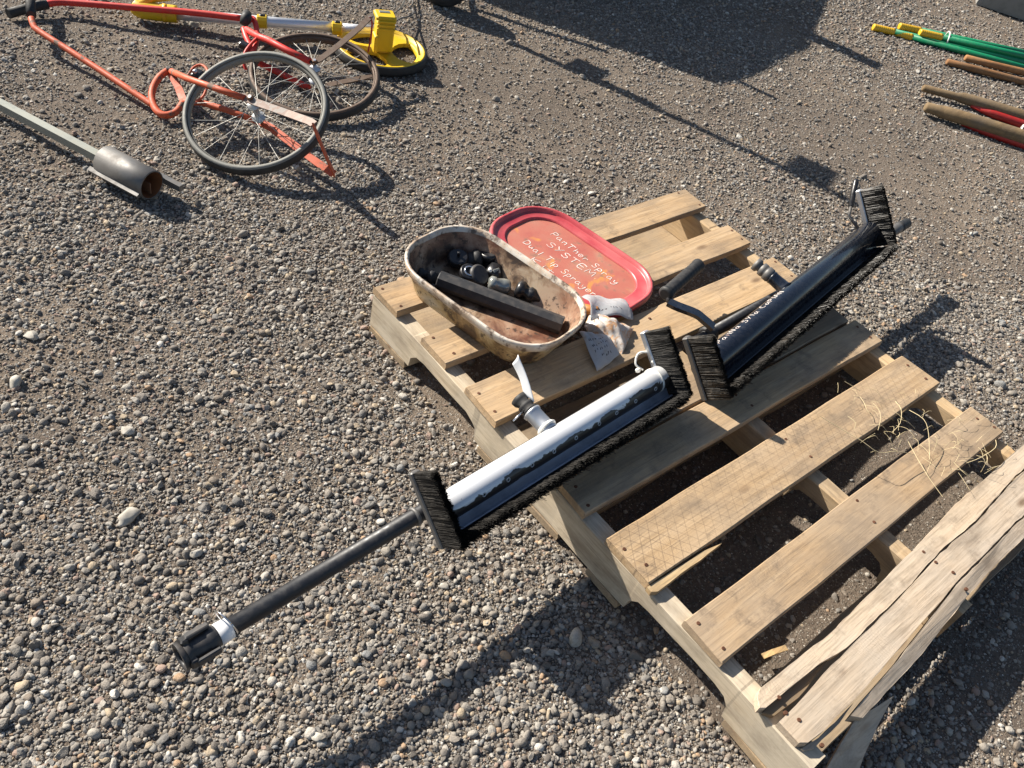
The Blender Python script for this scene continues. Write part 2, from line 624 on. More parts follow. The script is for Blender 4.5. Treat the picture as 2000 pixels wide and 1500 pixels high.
def thing(name, label, cat, loc=(0, 0, 0), rot=None, group=None):
    o = bpy.data.objects.new(name, None)
    o.empty_display_size = .05
    COL.objects.link(o)
    M = (rot.to_4x4() if rot is not None else Matrix.Identity(4))
    M.translation = Vector(loc)
    o.matrix_world = M
    WORLD[o.name] = M.copy()
    return tag(o, label, cat, group)


def tag(o, label=None, cat=None, group=None, kind=None):
    if label:
        o['label'] = label
    if cat:
        o['category'] = cat
    if group:
        o['group'] = group
    if kind:
        o['kind'] = kind
    return o


def smooth_path(pts, n=8, closed=False):
    """Catmull-Rom through points"""
    P = [Vector(p) for p in pts]
    out = []
    N = len(P)
    for i in range(N if closed else N - 1):
        if closed:
            a, b, c, d = P[(i - 1) % N], P[i], P[(i + 1) % N], P[(i + 2) % N]
        else:
            a, b, c, d = P[max(i - 1, 0)], P[i], P[i + 1], P[min(i + 2, N - 1)]
        for k2 in range(n):
            t = k2 / n
            out.append(.5 * ((2 * b) + (c - a) * t + (2 * a - 5 * b + 4 * c - d) * t * t + (3 * b - a - 3 * c + d) * t ** 3))
    if not closed:
        out.append(P[-1])
    return out


def gz(x, y):
    """gentle unevenness of the yard, metres"""
    return (.0035 * np.sin(2.1 * x + 1.3 * y) + .003 * np.sin(4.7 * x - 3.1 * y + 1.0) + .0018 * np.sin(11 * x + 7 * y + .4)
            + .0012 * np.sin(19 * y - 13 * x + 2.0)) - .004


# ================================================================== SETTING
def axis_coords(lo, hi, a, b, step):
    core = np.arange(a, b + 1e-6, step)
    out = [core]
    d = step
    x = a
    left = []
    while x > lo:
        d *= 1.35
        x -= d
        left.append(max(x, lo))
    d = step
    x = b
    right = []
    while x < hi:
        d *= 1.35
        x += d
        right.append(min(x, hi))
    return np.array(left[::-1] + list(core) + right)


gxs = axis_coords(-60, 60, -2.0, 4.5, .03)
gys = axis_coords(-60, 60, -2.4, 3.0, .03)
GX, GY = np.meshgrid(gxs, gys, indexing='ij')
GZ = gz(GX, GY)
fade = np.exp(-np.maximum(0, np.hypot(GX - 1, GY) - 5) / 3)
GZ = GZ * fade + rng.normal(0, .0008, GX.shape)
nx, ny = GX.shape
vs = np.stack([GX, GY, GZ], -1).reshape(-1, 3)
ii = np.arange(nx * ny).reshape(nx, ny)
fs = np.stack([ii[:-1, :-1], ii[1:, :-1], ii[1:, 1:], ii[:-1, 1:]], -1).reshape(-1, 4)
me = bpy.data.meshes.new('ground')
me.from_pydata(vs.tolist(), [], fs.tolist())
me.polygons.foreach_set('use_smooth', [True] * len(fs))
me.materials.append(MATS['dirt'])
ground = bpy.data.objects.new('ground', me)
COL.objects.link(ground)
WORLD['ground'] = Matrix.Identity(4)
tag(ground, 'brown packed dirt and gravel yard', None, None, 'structure')


def stone_mesh(seed, sub, angular):
    r = np.random.default_rng(seed)
    bm = bmesh.new()
    bmesh.ops.create_icosphere(bm, subdivisions=sub, radius=.5)
    dirs = r.normal(size=(7, 3))
    dirs /= np.linalg.norm(dirs, axis=1)[:, None]
    off = r.uniform(.22, .44, 7)
    fr = r.normal(size=(4, 3)) * 3
    ph = r.uniform(0, 6, 4)
    sc = np.array([1.0, r.uniform(.60, .98), r.uniform(.38, .75)])
    for vtx in bm.verts:
        p = np.array(vtx.co)
        if angular:
            for d, o in zip(dirs, off):
                e = p @ d - o
                if e > 0:
                    p = p - d * e * .9
        p = p * (1 + .07 * sum(math.sin(float(fr[q] @ p) * 2 + ph[q]) for q in range(4)))
        vtx.co = p * sc
    me = bpy.data.meshes.new('stone')
    bm.to_mesh(me)
    bm.free()
    me.polygons.foreach_set('use_smooth', [not (angular and seed % 2 == 0)] * len(me.polygons))
    me.materials.append(MATS['stone'])
    return me


# the 300 largest stones in view are pieces of the ground of their own
big_meshes = [stone_mesh(100 + q, 3, q % 2 == 0) for q in range(10)]


def in_view(x, y, mg):
    q = (np.stack([x - CAM_P.x, y - CAM_P.y, np.full_like(x, -CAM_P.z)], -1)) @ RW.T
    px = FPX * q[:, 0] / np.maximum(q[:, 2], .05)
    py = FPX * q[:, 1] / np.maximum(q[:, 2], .05)
    return (q[:, 2] > .1) & (np.abs(px) < 1000 * (1 + mg)) & (np.abs(py) < 750 * (1 + mg)), q[:, 2]


def under_pallet(x, y, mg=.0):
    return (x > -mg) & (x < 1.016 + mg) & (y < mg) & (y > -1.219 - mg)


bx = rng.uniform(-1.2, 3.2, 9000)
by = rng.uniform(-1.6, 2.0, 9000)
ok, dep = in_view(bx, by, .02)
ok &= ~under_pallet(bx, by, .02) & (rng.random(9000) < np.clip(2.6 / dep ** 2, 0, 1))
bx, by, dep = bx[ok][:292], by[ok][:292], dep[ok][:292]
SPECIAL = [((62, 655), .030), ((250, 1003), .036), ((383, 1075), .022), ((1125, 1245), .030), ((247, 838), .026), ((868, 1143), .016), ((625, 1440), .024), ((30, 745), .026)]
bs = list(zip(bx, by, np.clip(rng.lognormal(math.log(.0148), .26, len(bx)), .0115, .028))) + [(U(*p).x, U(*p).y, s_) for p, s_ in SPECIAL]
pale = NB('pale_stone')
pv = pale.vec()
pale.col(pale.ramp(pale.noise(pv, 1.8, 5, .65), [(.35, (.26, .23, .185)), (.5, (.36, .33, .28)), (.65, (.45, .42, .37))]))
pale.rough(.8)
pale_meshes = []
for q in range(4):
    pm_ = big_meshes[q].copy()
    pm_.materials.clear()
    pm_.materials.append(pale.m)
    pale_meshes.append(pm_)
for q, (x, y, s_) in enumerate(bs):
    o = bpy.data.objects.new('stone', big_meshes[q % 10] if q < len(bs) - len(SPECIAL) else pale_meshes[q % 4])
    o.location = (x, y, float(gz(x, y)) + s_ * .16)
    o.rotation_euler = (rng.normal(0, .18), rng.normal(0, .18), rng.uniform(0, 6.28))
    o.scale = (s_ * 1.15, s_ * 1.15, s_ * 1.15)
    o.parent = ground
    COL.objects.link(o)

# all the smaller gravel is one mass
variants = bpy.data.collections.new('gravel_variants')
NVAR = 14
for q in range(NVAR):
    so = bpy.data.objects.new('gravel_variant', stone_mesh(q, 2, q % 5 != 0))
    variants.objects.link(so)


BARE = [(.58, -1.46, .30, .97), (.85, -.95, .34, .92), (.45, -1.0, .25, .6), (1.25, -.15, .22, .5), (2.1, -.1, .35, .6), (.62, .55, .22, .5), (1.0, .85, .3, .5), (-.15, 1.15, .30, .55)]


def patch(x, y):
    """0 = bare packed dirt, 1 = thick loose gravel"""
    n = (np.sin(1.7 * x + 2.3 * y + .6) + np.sin(3.9 * x - 2.2 * y + 1.9) * .7 + np.sin(6.1 * y + 4.3 * x + .2) * .45 + np.sin(9.7 * x - 11.3 * y) * .3)
    t = 1 / (1 + np.exp(-3.2 * (n + .05)))
    near = np.clip((-.15 - (x * .55 + y * .83)) * 1.6, 0, 1)      # lower left of the yard is thick with gravel
    base = .30 + .70 * np.maximum(t * .85, near)
    for cx, cy, rx, k_ in BARE:
        base = base * (1 - k_ * np.exp(-(((x - cx) ** 2 + (y - cy) ** 2) / rx ** 2)))
    return np.clip(base, 0, 1)


P, S = [], []
for dlo, dhi, dens, smed, ssig in ((0.6, 1.75, 120000, .0036, .60), (1.75, 2.6, 80000, .0042, .54), (2.6, 3.8, 34000, .0054, .46), (3.8, 9.0, 7500, .0092, .38)):
    ax, bx_, ay, by_ = -2.6, 7.5, -2.8, 5.0
    N = int((bx_ - ax) * (by_ - ay) * dens)
    x = rng.uniform(ax, bx_, N)
    y = rng.uniform(ay, by_, N)
    inn, dep = in_view(x, y, .10)
    wide, _ = in_view(x, y, .55)
    keep = (dep > dlo) & (dep <= dhi) & (inn | (wide & (rng.random(N) < .25)))
    keep &= rng.random(N) < patch(x, y)
    up = under_pallet(x, y)
    keep &= ~(up & (rng.random(N) < .62))
    x, y = x[keep], y[keep]
    sz = np.clip(rng.lognormal(math.log(smed), ssig, len(x)), .0020, .018)
    P.append(np.stack([x, y, gz(x, y) + sz * rng.uniform(-.08, .30, len(x)) - np.where(up[keep], .002, 0)], -1))
    S.append(sz)
P = np.concatenate(P)
S = np.concatenate(S)
NP = len(P)
me = bpy.data.meshes.new('gravel')
me.vertices.add(NP)
me.vertices.foreach_set('co', P.astype(np.float32).ravel())
at = me.attributes.new('rot', 'FLOAT_VECTOR', 'POINT')
rot = np.stack([rng.normal(0, .35, NP), rng.normal(0, .35, NP), rng.uniform(0, 6.283, NP)], -1)
at.data.foreach_set('vector', rot.astype(np.float32).ravel())
at = me.attributes.new('scl', 'FLOAT_VECTOR', 'POINT')
scl = S[:, None] * rng.uniform(.78, 1.30, (NP, 3))
at.data.foreach_set('vector', scl.astype(np.float32).ravel())
at = me.attributes.new('idx', 'INT', 'POINT')
at.data.foreach_set('value', rng.integers(0, NVAR, NP).astype(np.int32))
me.materials.append(MATS['stone'])
gravel = bpy.data.objects.new('gravel', me)
COL.objects.link(gravel)
tag(gravel, 'loose grey and tan gravel strewn over the whole yard', 'gravel', None, 'stuff')
ng = bpy.data.node_groups.new('gravel_scatter', 'GeometryNodeTree')
ng.interface.new_socket('Geometry', in_out='INPUT', socket_type='NodeSocketGeometry')
ng.interface.new_socket('Geometry', in_out='OUTPUT', socket_type='NodeSocketGeometry')
gi = ng.nodes.new('NodeGroupInput')
go = ng.nodes.new('NodeGroupOutput')
ci = ng.nodes.new('GeometryNodeCollectionInfo')
ci.inputs['Collection'].default_value = variants
ci.inputs['Separate Children'].default_value = True
ci.inputs['Reset Children'].default_value = True
ip = ng.nodes.new('GeometryNodeInstanceOnPoints')
ip.inputs['Pick Instance'].default_value = True


def named(n, t):
    a = ng.nodes.new('GeometryNodeInputNamedAttribute')
    a.data_type = t
    a.inputs['Name'].default_value = n
    return a.outputs[0]


ng.links.new(gi.outputs[0], ip.inputs['Points'])
ng.links.new(ci.outputs[0], ip.inputs['Instance'])
ng.links.new(named('idx', 'INT'), ip.inputs['Instance Index'])
ng.links.new(named('rot', 'FLOAT_VECTOR'), ip.inputs['Rotation'])
ng.links.new(named('scl', 'FLOAT_VECTOR'), ip.inputs['Scale'])
ng.links.new(ip.outputs[0], go.inputs[0])
gm = gravel.modifiers.new('scatter', 'NODES')
gm.node_group = ng
print('gravel instances', NP)

# ================================================================== PALLET
pallet = thing('wooden_pallet', 'worn wooden pallet with broken near board carrying the spray parts', 'pallet', (.508, -.61, 0))
ZT = .127          # top of the deck
TH = .018


def board_mesh(L, W, T, seg=22, wob=.0012, ch=.0018, skew0=0, skew1=0, bow=0.0, axis=0):
    """a sawn board along local x (or y), origin at its near-low corner; slightly uneven, edges eased"""
    mb = MB()
    rings = []
    ph = [random.uniform(0, 6) for _ in range(6)]
    for i in range(seg + 1):
        t = i / seg
        x = t * L
        e0 = wob * (math.sin(t * 9 + ph[0]) + .6 * math.sin(t * 23 + ph[1])) + random.gauss(0, wob * .25)
        e1 = wob * (math.sin(t * 8 + ph[2]) + .6 * math.sin(t * 27 + ph[3])) + random.gauss(0, wob * .25)
        zt = T + .5 * wob * math.sin(t * 7 + ph[4]) + bow * math.sin(t * PI)
        zb = .3 * wob * math.sin(t * 6 + ph[5]) + bow * math.sin(t * PI)
        a, b = e0, W + e1
        cc = ch if 0 < i < seg else ch * 1.4
        ring = [(a + cc, zb), (b - cc, zb), (b, zb + cc), (b, zt - cc), (b - cc, zt), (a + cc, zt), (a, zt - cc), (a, zb + cc)]
        out = []
        for yy, zz in ring:
            f = (yy / W)
            xx = x + (skew0 * (1 - t) + skew1 * t) * (f - .5)
            xx += random.gauss(0, .0006) if i in (0, seg) else 0
            if axis == 0:
                out.append(Vector((xx, yy, zz)))
            else:
                out.append(Vector((yy, xx, zz)))
        rings.append(out)
    mb.rings(rings, True, True, True, False)
    return mb


nail_me = None


def add_nail(parent, x, y, z, rot=0.0):
    """round rusty nail head in the parent's local space"""
    global nail_me
    if nail_me is None:
        mb = MB().lathe((0, 0, 0), (0, 0, 1), [(-.004, .0034), (.0004, .0036), (.0008, .003)], 8)
        t = obj('nail', mb, 'nail_rust', None, (0, 0, 0))
        nail_me = t.data
        bpy.data.objects.remove(t)
    o = bpy.data.objects.new('nail', nail_me)
    COL.objects.link(o)
    o.parent = parent
    o.location = (x, y, z)
    o.rotation_euler = (random.gauss(0, .15), random.gauss(0, .15), 0)
    return o


def place_local(o, parent, world):
    o.parent = parent
    o.matrix_local = WORLD[parent.name].inverted() @ Matrix.Translation(Vector(world))
    WORLD[o.name] = Matrix.Translation(Vector(world))


# deck boards: (far edge, near edge, left end x, right end x, material)
DECK = [(.000, .090, .000, 1.026, 'deck_wood'), (.177, .265, .002, 1.014, 'deck_wood'), (.334, .438, -.004, 1.018, 'deck_wood'),
        (.505, .600, .004, 1.000, 'deck_wood'), (.607, .691, .004, 1.016, 'deck_wood'), (.749, .855, .000, 1.018, 'hatched_wood'),
        (.938, 1.026, .001, 1.017, 'deck_wood')]
for q, (y0, y1, x0, x1, mt) in enumerate(DECK):
    mb = board_mesh(x1 - x0, y1 - y0, TH, skew0=random.gauss(0, .004), skew1=random.gauss(0, .004), wob=.0008)
    o = obj('deck_board', mb, mt, pallet, (0, 0, 0), local=True)
    place_local(o, pallet, (x0, -y1, ZT - TH - .0005 * (q % 2)))
    W = y1 - y0
    for xs in (.02, .508 - x0, 1.0 - x0):
        for f in (.22, .78):
            if random.random() < .93:
                add_nail(o, xs + random.gauss(0, .006), W * f + random.gauss(0, .006), TH + .0004)


# stringers: outer left one shows its notches; profile in (y, z), thickness along x
def stringer(x0, thick, mt, ragged):
    zb, zt = .0185, ZT - TH - .0012
    ntop = .066
    prof = [(-.0, zb), (.150, zb), (.154, .045), (.172, ntop - .004), (.20, ntop), (.35, ntop), (.372, ntop - .006), (.383, .050), (.388, zb),
            (.835, zb), (.839, .046), (.855, ntop - .003), (.88, ntop), (1.035, ntop), (1.058, ntop - .006), (1.070, .047), (1.074, zb), (1.219, zb)]
    mb = MB()
    rings = []
    dense = []
    for i in range(len(prof) - 1):
        a, b = prof[i], prof[i + 1]
        k2 = max(1, int(abs(b[0] - a[0]) / .04))
        for j in range(k2):
            t = j / k2
            dense.append((a[0] + (b[0] - a[0]) * t, a[1] + (b[1] - a[1]) * t))
    dense.append(prof[-1])
    ch = .002
    for y, z in dense:
        jz = random.gauss(0, .0007)
        jx = .0012 * math.sin(y * 14) + random.gauss(0, .0003)
        r = [(x0 + ch + jx, z), (x0 + thick - ch, z), (x0 + thick, z + ch), (x0 + thick, zt - ch), (x0 + thick - ch, zt + jz), (x0 + ch + jx, zt + jz), (x0 + jx, zt - ch), (x0 + jx, z + ch + jz)]
        rings.append([Vector((a, -y, b)) for a, b in r])
    mb.rings(rings, True, True, True, False)
    return obj('stringer', mb, mt, pallet)


st_l = stringer(.001, .037, 'stringer_wood', True)
st_m = stringer(.489, .037, 'inner_wood', False)
st_r = stringer(.975, .037, 'inner_wood', False)
# bottom boards
for y0, y1, x1 in ((.0, .138, 1.014), (.405, .49, 1.012), (.56, .655, 1.016), (.735, .825, 1.01), (1.08, 1.217, 1.013)):
    o = obj('bottom_board', board_mesh(x1, y1 - y0, .0165, skew0=random.gauss(0, .004), wob=.0015), 'bottom_wood', pallet, (0, 0, 0), local=True)
    place_local(o, pallet, (0, -y1, .0012))


# broken near deck board: separate split lengths, outlined on the deck plane
def piece(name, px, z, th, mt, zs=None, parent=pallet, segs=3):
    """split length of board; outline in survey pixels; zs = height per point"""
    pts = []
    n = len(px)
    for i, (a, b) in enumerate(px):
        pts.append(U(a, b, zs[i] if zs else z))
    # subdivide outline, make the split edges ragged
    out = []
    for i in range(n):
        a, b = pts[i], pts[(i + 1) % n]
        L = (b - a).length
        k2 = max(1, int(L / .022))
        for j in range(k2):
            p = a.lerp(b, j / k2)
            if 0 < j:
                p = p + Vector((random.gauss(0, .0004), random.gauss(0, .0006), random.gauss(0, .0002)))
            out.append(p)
    mb = MB()
    c = sum(out, Vector()) / len(out)
    low = [p + Vector((0, 0, -th)) for p in out]
    top = [p.copy() for p in out]
    mid = [p + Vector((0, 0, -.0012)) + (p - c) * .002 for p in out]
    mb.rings([low, mid, top], True, True, True, False)
    return obj(name, mb, mt, parent)


S1 = piece('split_board', [(1480, 1360), (1486, 1343), (1622, 1236), (1780, 1078), (1866, 984), (2000, 868), (2120, 765), (2150, 790), (2062, 864), (1984, 928), (1905, 1017), (1835, 1077), (1756, 1164), (1653, 1265), (1600, 1296), (1556, 1332), (1520, 1362), (1496, 1382), (1484, 1382)], ZT + .001, TH, 'broken_wood')
S2 = piece('split_board', [(1523, 1408), (1536, 1396), (1580, 1350), (1612, 1312), (1655, 1269), (1758, 1167), (1837, 1080), (1907, 1021), (1986, 931), (2064, 867), (2152, 793), (2196, 832), (2080, 940), (1984, 1018), (1929, 1076), (1866, 1139), (1840, 1172), (1787, 1232), (1720, 1310), (1669, 1366), (1610, 1426), (1578, 1450), (1562, 1450), (1545, 1432)], ZT, TH, 'broken_wood')
S3 = piece('split_board', [(1661, 1398), (1690, 1362), (1745, 1300), (1792, 1240), (1843, 1175), (1868, 1142), (1931, 1079), (1987, 1021), (2084, 943), (2200, 836), (2222, 862), (2100, 972), (2000, 1050), (1921, 1128), (1890, 1164), (1850, 1214), (1787, 1292), (1730, 1352), (1685, 1402)], ZT - .002, .02, 'broken_wood', zs=[.118, .120, .122, .124, .125, .125, .125, .125, .125, .125, .122, .122, .121, .119, .118, .116, .114, .113, .113])
S4 = piece('splinter', [(1600, 1530), (1640, 1455), (1672, 1400), (1690, 1392), (1745, 1360), (1728, 1392), (1690, 1470), (1668, 1530)], .1, .012, 'broken_wood', zs=[.06, .085, .105, .108, .105, .095, .07, .05])
S5 = piece('splinter', [(1565, 1462), (1600, 1440), (1668, 1372), (1640, 1412), (1590, 1462), (1570, 1466)], .112, .01, 'broken_wood')
S6 = piece('splinter', [(1264, 1146), (1300, 1124), (1370, 1078), (1410, 1061), (1385, 1080), (1330, 1120), (1285, 1155), (1272, 1156)], ZT - .006, .012, 'fresh_wood')
S7 = piece('splinter', [(1490, 1392), (1530, 1352), (1618, 1288), (1560, 1362), (1512, 1398)], ZT - .008, .009, 'handle_wood')
for p in ((1522, 1362), (1535, 1392), (1561, 1406), (1606, 1455), (1804, 1078), (1862, 1118), (1888, 1150), (1828, 1098)):
    wpt = U(p[0], p[1], ZT + .001)
    o = add_nail(pallet, 0, 0, 0)
    o.matrix_local = WORLD[pallet.name].inverted() @ Matrix.Translation(wpt)

# ================================================================== SPRAY APPLICATORS


def bristle_block(mb, s0, s1, n0, n1, u0, u1, count, r=.00055, spread=.06, along='u'):
    """bristles rooted on n=n0, tips near n=n1, filling s0..s1 by u0..u1 (local axes x=s, y=n, z=u)"""
    vs, fs = [], []
    for _ in range(count):
        s_, u_ = random.uniform(s0, s1), random.uniform(u0, u1)
        ln = (n1 - n0) * random.uniform(.94, 1.03)
        a, b = random.gauss(0, spread) * ln, random.gauss(0, spread) * ln
        clump = .5 * math.sin(u_ * 260 + s_ * 190)
        a += clump * .05 * ln
        rt = Vector((s_, n0, u_))
        md = Vector((s_ + a * .35, n0 + ln * .55, u_ + b * .35))
        tp = Vector((s_ + a, n0 + ln, u_ + b))
        o = len(vs)
        for p, q in ((rt, r), (md, r), (tp, r * .7)):
            vs += [p + Vector((q, 0, 0)), p + Vector((-q * .5, 0, q * .87)), p + Vector((-q * .5, 0, -q * .87))]
        for k2 in (0, 3):
            for j in range(3):
                fs.append((o + k2 + j, o + k2 + (j + 1) % 3, o + k2 + 3 + (j + 1) % 3, o + k2 + 3 + j))
    mb.add(vs, fs, True)


def applicator(name, label, A, B, phi, r, matt, plate_mat, bmat, endu, group, ue):
    A, B = Vector(A), Vector(B)
    a = (B - A).normalized()
    side = a.cross(Vector((0, 0, 1))).normalized()
    up = side.cross(a)
    c, s_ = math.cos(phi), math.sin(phi)
    n = side * c + up * s_
    u = a.cross(n)
    R = Matrix((a, n, u)).transposed()
    L = (B - A).length
    root = thing(name, label, 'spray tool', A, R, group)
    X, Y, Z = Vector((1, 0, 0)), Vector((0, 1, 0)), Vector((0, 0, 1))
    t = obj('spray_tube', MB().lathe((0, 0, 0), X, [(0, r * .93), (.003, r), (L - .003, r), (L, r * .93)], 40), matt, root, local=True)
    # backing sheet between tube and long brush, with a small return lip
    bk = MB()
    bk.box((L / 2, .006, (.012 + ue) / 2), X, Y, Z, L - .004, .003, ue - .012, .001)
    bk.box((L / 2, .0115, ue - .0015), X, Y, Z, L - .004, .014, .003, .001)
    obj('backing_sheet', bk, plate_mat, root, local=True)
    # end plates and brushes
    for sgn, sx in ((0, -.006), (1, L + .006)):
        u0, u1 = endu[sgn]
        obj('end_plate', MB().box((sx, -.007, (u0 + u1) / 2), X, Y, Z, .018, .013, u1 - u0, .002), 'steel_dull' if sgn == 0 else 'galvanised', root, local=True)
        bl = MB()
        bristle_block(bl, sx - .0055, sx + .0055, -.002, .058, u0 + .002, u1 - .002, 3600, .0007, .025)
        tag(obj('end_bristles', bl, bmat, root, local=True, recalc=False), kind='stuff')
    obj('brush_channel', MB().box((L / 2, .0, ue + .0055), X, Y, Z, L - .012, .012, .010, .002), 'steel_dull', root, local=True)
    bl = MB()
    bristle_block(bl, .002, L - .002, .004, .060, ue + .0005, ue + .0115, int(L * 11500), .0007, .06)
    tag(obj('long_bristles', bl, bmat, root, local=True, recalc=False), kind='stuff')
    return root, L, R


# pale one, half off the pallet
wA, wB = U(852, 1002, .18), U(1290, 736, .185)
PH = math.radians(47)
wh, LW, RWH = applicator('spray_applicator', 'silvery white spray tube framed by black brushes lying half off the pallet', wA, wB, PH, .0250, 'tube_white', 'plate_metal', 'bristle', ((-.078, .060), (-.098, .050)), 'brush framed spray tubes', .042)
X, Y, Z = Vector((1, 0, 0)), Vector((0, 1, 0)), Vector((0, 0, 1))
# nozzle holes along the tube: raised ring and dark bore
for q in range(9):
    s_ = LW * (.135 + .098 * q) + random.gauss(0, .004)
    ang = .36
    d = Vector((0, math.cos(ang), math.sin(ang)))
    hole = obj('nozzle', MB().lathe(Vector((s_, 0, 0)) + d * .0243, d, [(0, .0045), (.0010, .0044), (.0013, .0038), (.0013, .0026), (.0004, .0023)], 14, True), 'galvanised', wh, local=True)
    obj('bore', MB().lathe(Vector((s_, 0, 0)) + d * .0250, d, [(0, .0024), (.0004, .0024)], 10), 'tyre_black', hole, local=True)
# carrying pole behind the tube
pn, pu = -.037, -.002
obj('pole', MB().tube([(-.357, pn, pu), (LW - .03, pn, pu)], .0135, 20), 'pole_black', wh, local=True)
obj('pole_collar', MB().lathe((-.023, pn, pu), X, [(0, .0145), (.002, .017), (.006, .017), (.007, .0145)], 18), 'steel_dull', wh, local=True)
# cam coupling on the pole's end
cp = obj('coupling', MB().lathe((-.425, pn, pu), X, [(0, .017), (.003, .0205), (.009, .0205), (.011, .0178), (.034, .0178), (.036, .0195), (.046, .0195), (.049, .0165), (.070, .0155)], 24), 'dusty_black', wh, local=True)
obj('coupling_mouth', MB().lathe((-.426, pn, pu), X, [(-.004, .0212), (.003, .0212), (.003, .0145), (-.004, .0145), (-.004, .0212)], 22, False), 'dusty_black', cp, local=True)
for d in (Vector((0, .30, -.95)), Vector((0, .78, .62))):
    e = d.cross(X)
    obj('cam_lever', MB().box(Vector((-.398, pn, pu)) + d * .0240, X, e, d, .036, .012, .006, .0015), 'dusty_black', cp, local=True)
    obj('lever_hinge', MB().box(Vector((-.418, pn, pu)) + d * .0195, X, e, d, .012, .016, .011, .002), 'black_plastic', cp, local=True)
obj('pull_ring', MB().tube(smooth_path([Vector((-.357, pn + .008, pu - .012)) + Vector((.006 * math.sin(t), .021 * math.cos(t), .021 * math.sin(t))) for t in [k2 * PI / 6 for k2 in range(12)]], 4, True) + [Vector((-.357, pn + .029, pu - .012))], .0012, 6), 'chrome', cp, local=True)
obj('barcode_sticker', MB().lathe((-.374, pn, pu), X, [(0, .0166), (.020, .0160)], 20), 'paper', cp, local=True)
# hose spout with rubber cap
sd = Vector((0, -.60, -.80)).normalized()
sb = Vector((LW * .485, 0, 0))
sp = obj('spout', MB().lathe(sb + sd * .020, sd, [(0, .019), (.008, .0165), (.046, .0165), (.048, .0185), (.052, .0185)], 22), 'galvanised', wh, local=True)
obj('weld', MB().lathe(sb + sd * .0275, sd, [(0, .0205), (.003, .021), (.007, .0175)], 16), 'white_nylon', sp, local=True)
obj('rubber_barb', MB().lathe(sb + sd * .072, sd, [(0, .0165), (.006, .0165), (.008, .012), (.013, .0165), (.019, .0155), (.021, .0115), (.029, .0165), (.037, .0172), (.039, .012), (.020, .009)], 22), 'rubber', sp, local=True)
ttie = sb + sd * .069
obj('cotter_tail', MB().tube([ttie + Vector((-.012, -.004, -.012)), ttie + Vector((-.045, -.004, -.004))], [.0022, .0016], 8), 'chrome', sp, local=True)
# paper tag standing up from the cap
tq = [U(1044, 786, .205), U(1008, 690, .262), U(1000, 712, .243), U(1022, 768, .207)]


def tagf(a, b):
    p = tq[0].lerp(tq[1], a).lerp(tq[3].lerp(tq[2], a), b)
    return p + Vector((.004 * math.sin(a * 2.4), -.003 * math.sin(b * 3 + a), .0015 * math.sin(5 * a)))


tg = MB().sheet(tagf, 14, 5, .0004)
iw = WORLD[wh.name].inverted()
tg.v = [iw @ p for p in tg.v]
obj('paper_tag', tg, 'paper', wh, local=True)
# cable tie round the far end
ring = [Vector((LW - .022, .0315 * math.cos(t), .0315 * math.sin(t))) for t in [2 * PI * k2 / 28 for k2 in range(29)]]
tie = obj('cable_tie', MB().tube(ring, 1, flat=(.005, .0016, (0, 0, 1))) if False else MB().lathe((LW - .0245, 0, 0), X, [(0, .0252), (0, .0264), (.005, .0264), (.005, .0252)], 28, False), 'white_nylon', wh, local=True)
curl = smooth_path([(LW - .022, -.018, -.026), (LW - .03, -.024, -.042), (LW - .02, -.018, -.060), (LW - .002, -.010, -.056), (LW + .002, -.006, -.042), (LW - .004, -.004, -.033)], 6)
obj('tie_tail', MB().tube(curl, .0022, 8), 'white_nylon', wh, local=True)
obj('tie_head', MB().box((LW - .034, -.020, -.030), X, Y, Z, .010, .008, .009, .002), 'white_nylon', wh, local=True)

# dark one on top of the deck
bA, bB = U(1370, 722, .183), U(1700, 452, .202)
bk, LB, RBK = applicator('spray_applicator', 'black painted spray tube framed by black brushes with a crank handle', bA, bB, math.radians(42), .0275, 'black_paint', 'black_paint', 'bristle_dusty', ((-.078, .066), (-.116, .047)), 'brush framed spray tubes', .048)
pn, pu = -.042, -.006
iw = WORLD[bk.name].inverted()
q0, q1 = iw @ U(1352, 671, .146), iw @ U(1742, 452, .150)
qd = (q1 - q0).normalized()
obj('pole', MB().tube([q0, q1], .0130, 18), 'pole_black', bk, local=True)
fe = obj('pole_ferrule', MB().lathe(q1 + qd * .045, qd, [(-.01, .014), (0, .0165), (.012, .0165), (.014, .0150), (.045, .0150), (.049, .0125), (.049, .009), (.03, .008)], 18), 'rubber', bk, local=True)
obj('ferrule_ring', MB().lathe(q1 - qd * .004, qd, [(0, .0132), (.002, .0150), (.046, .0150), (.048, .0132)], 18), 'steel_dull', fe, local=True)
sd = Vector((0, -.62, -.78)).normalized()
sb = Vector((LB * .475, 0, 0))
sp = obj('spout', MB().lathe(sb + sd * .022, sd, [(0, .020), (.006, .0165), (.038, .0155), (.040, .0165), (.044, .0165)], 22), 'black_paint', bk, local=True)
obj('hose_coupling', MB().lathe(sb + sd * .066, sd, [(0, .0140), (.004, .0175), (.016, .0175), (.018, .0145), (.021, .0165), (.031, .0165), (.033, .0115), (.036, .0115), (.040, .0165), (.050, .0165), (.050, .012), (.03, .010)], 22), 'steel_dull', sp, local=True)
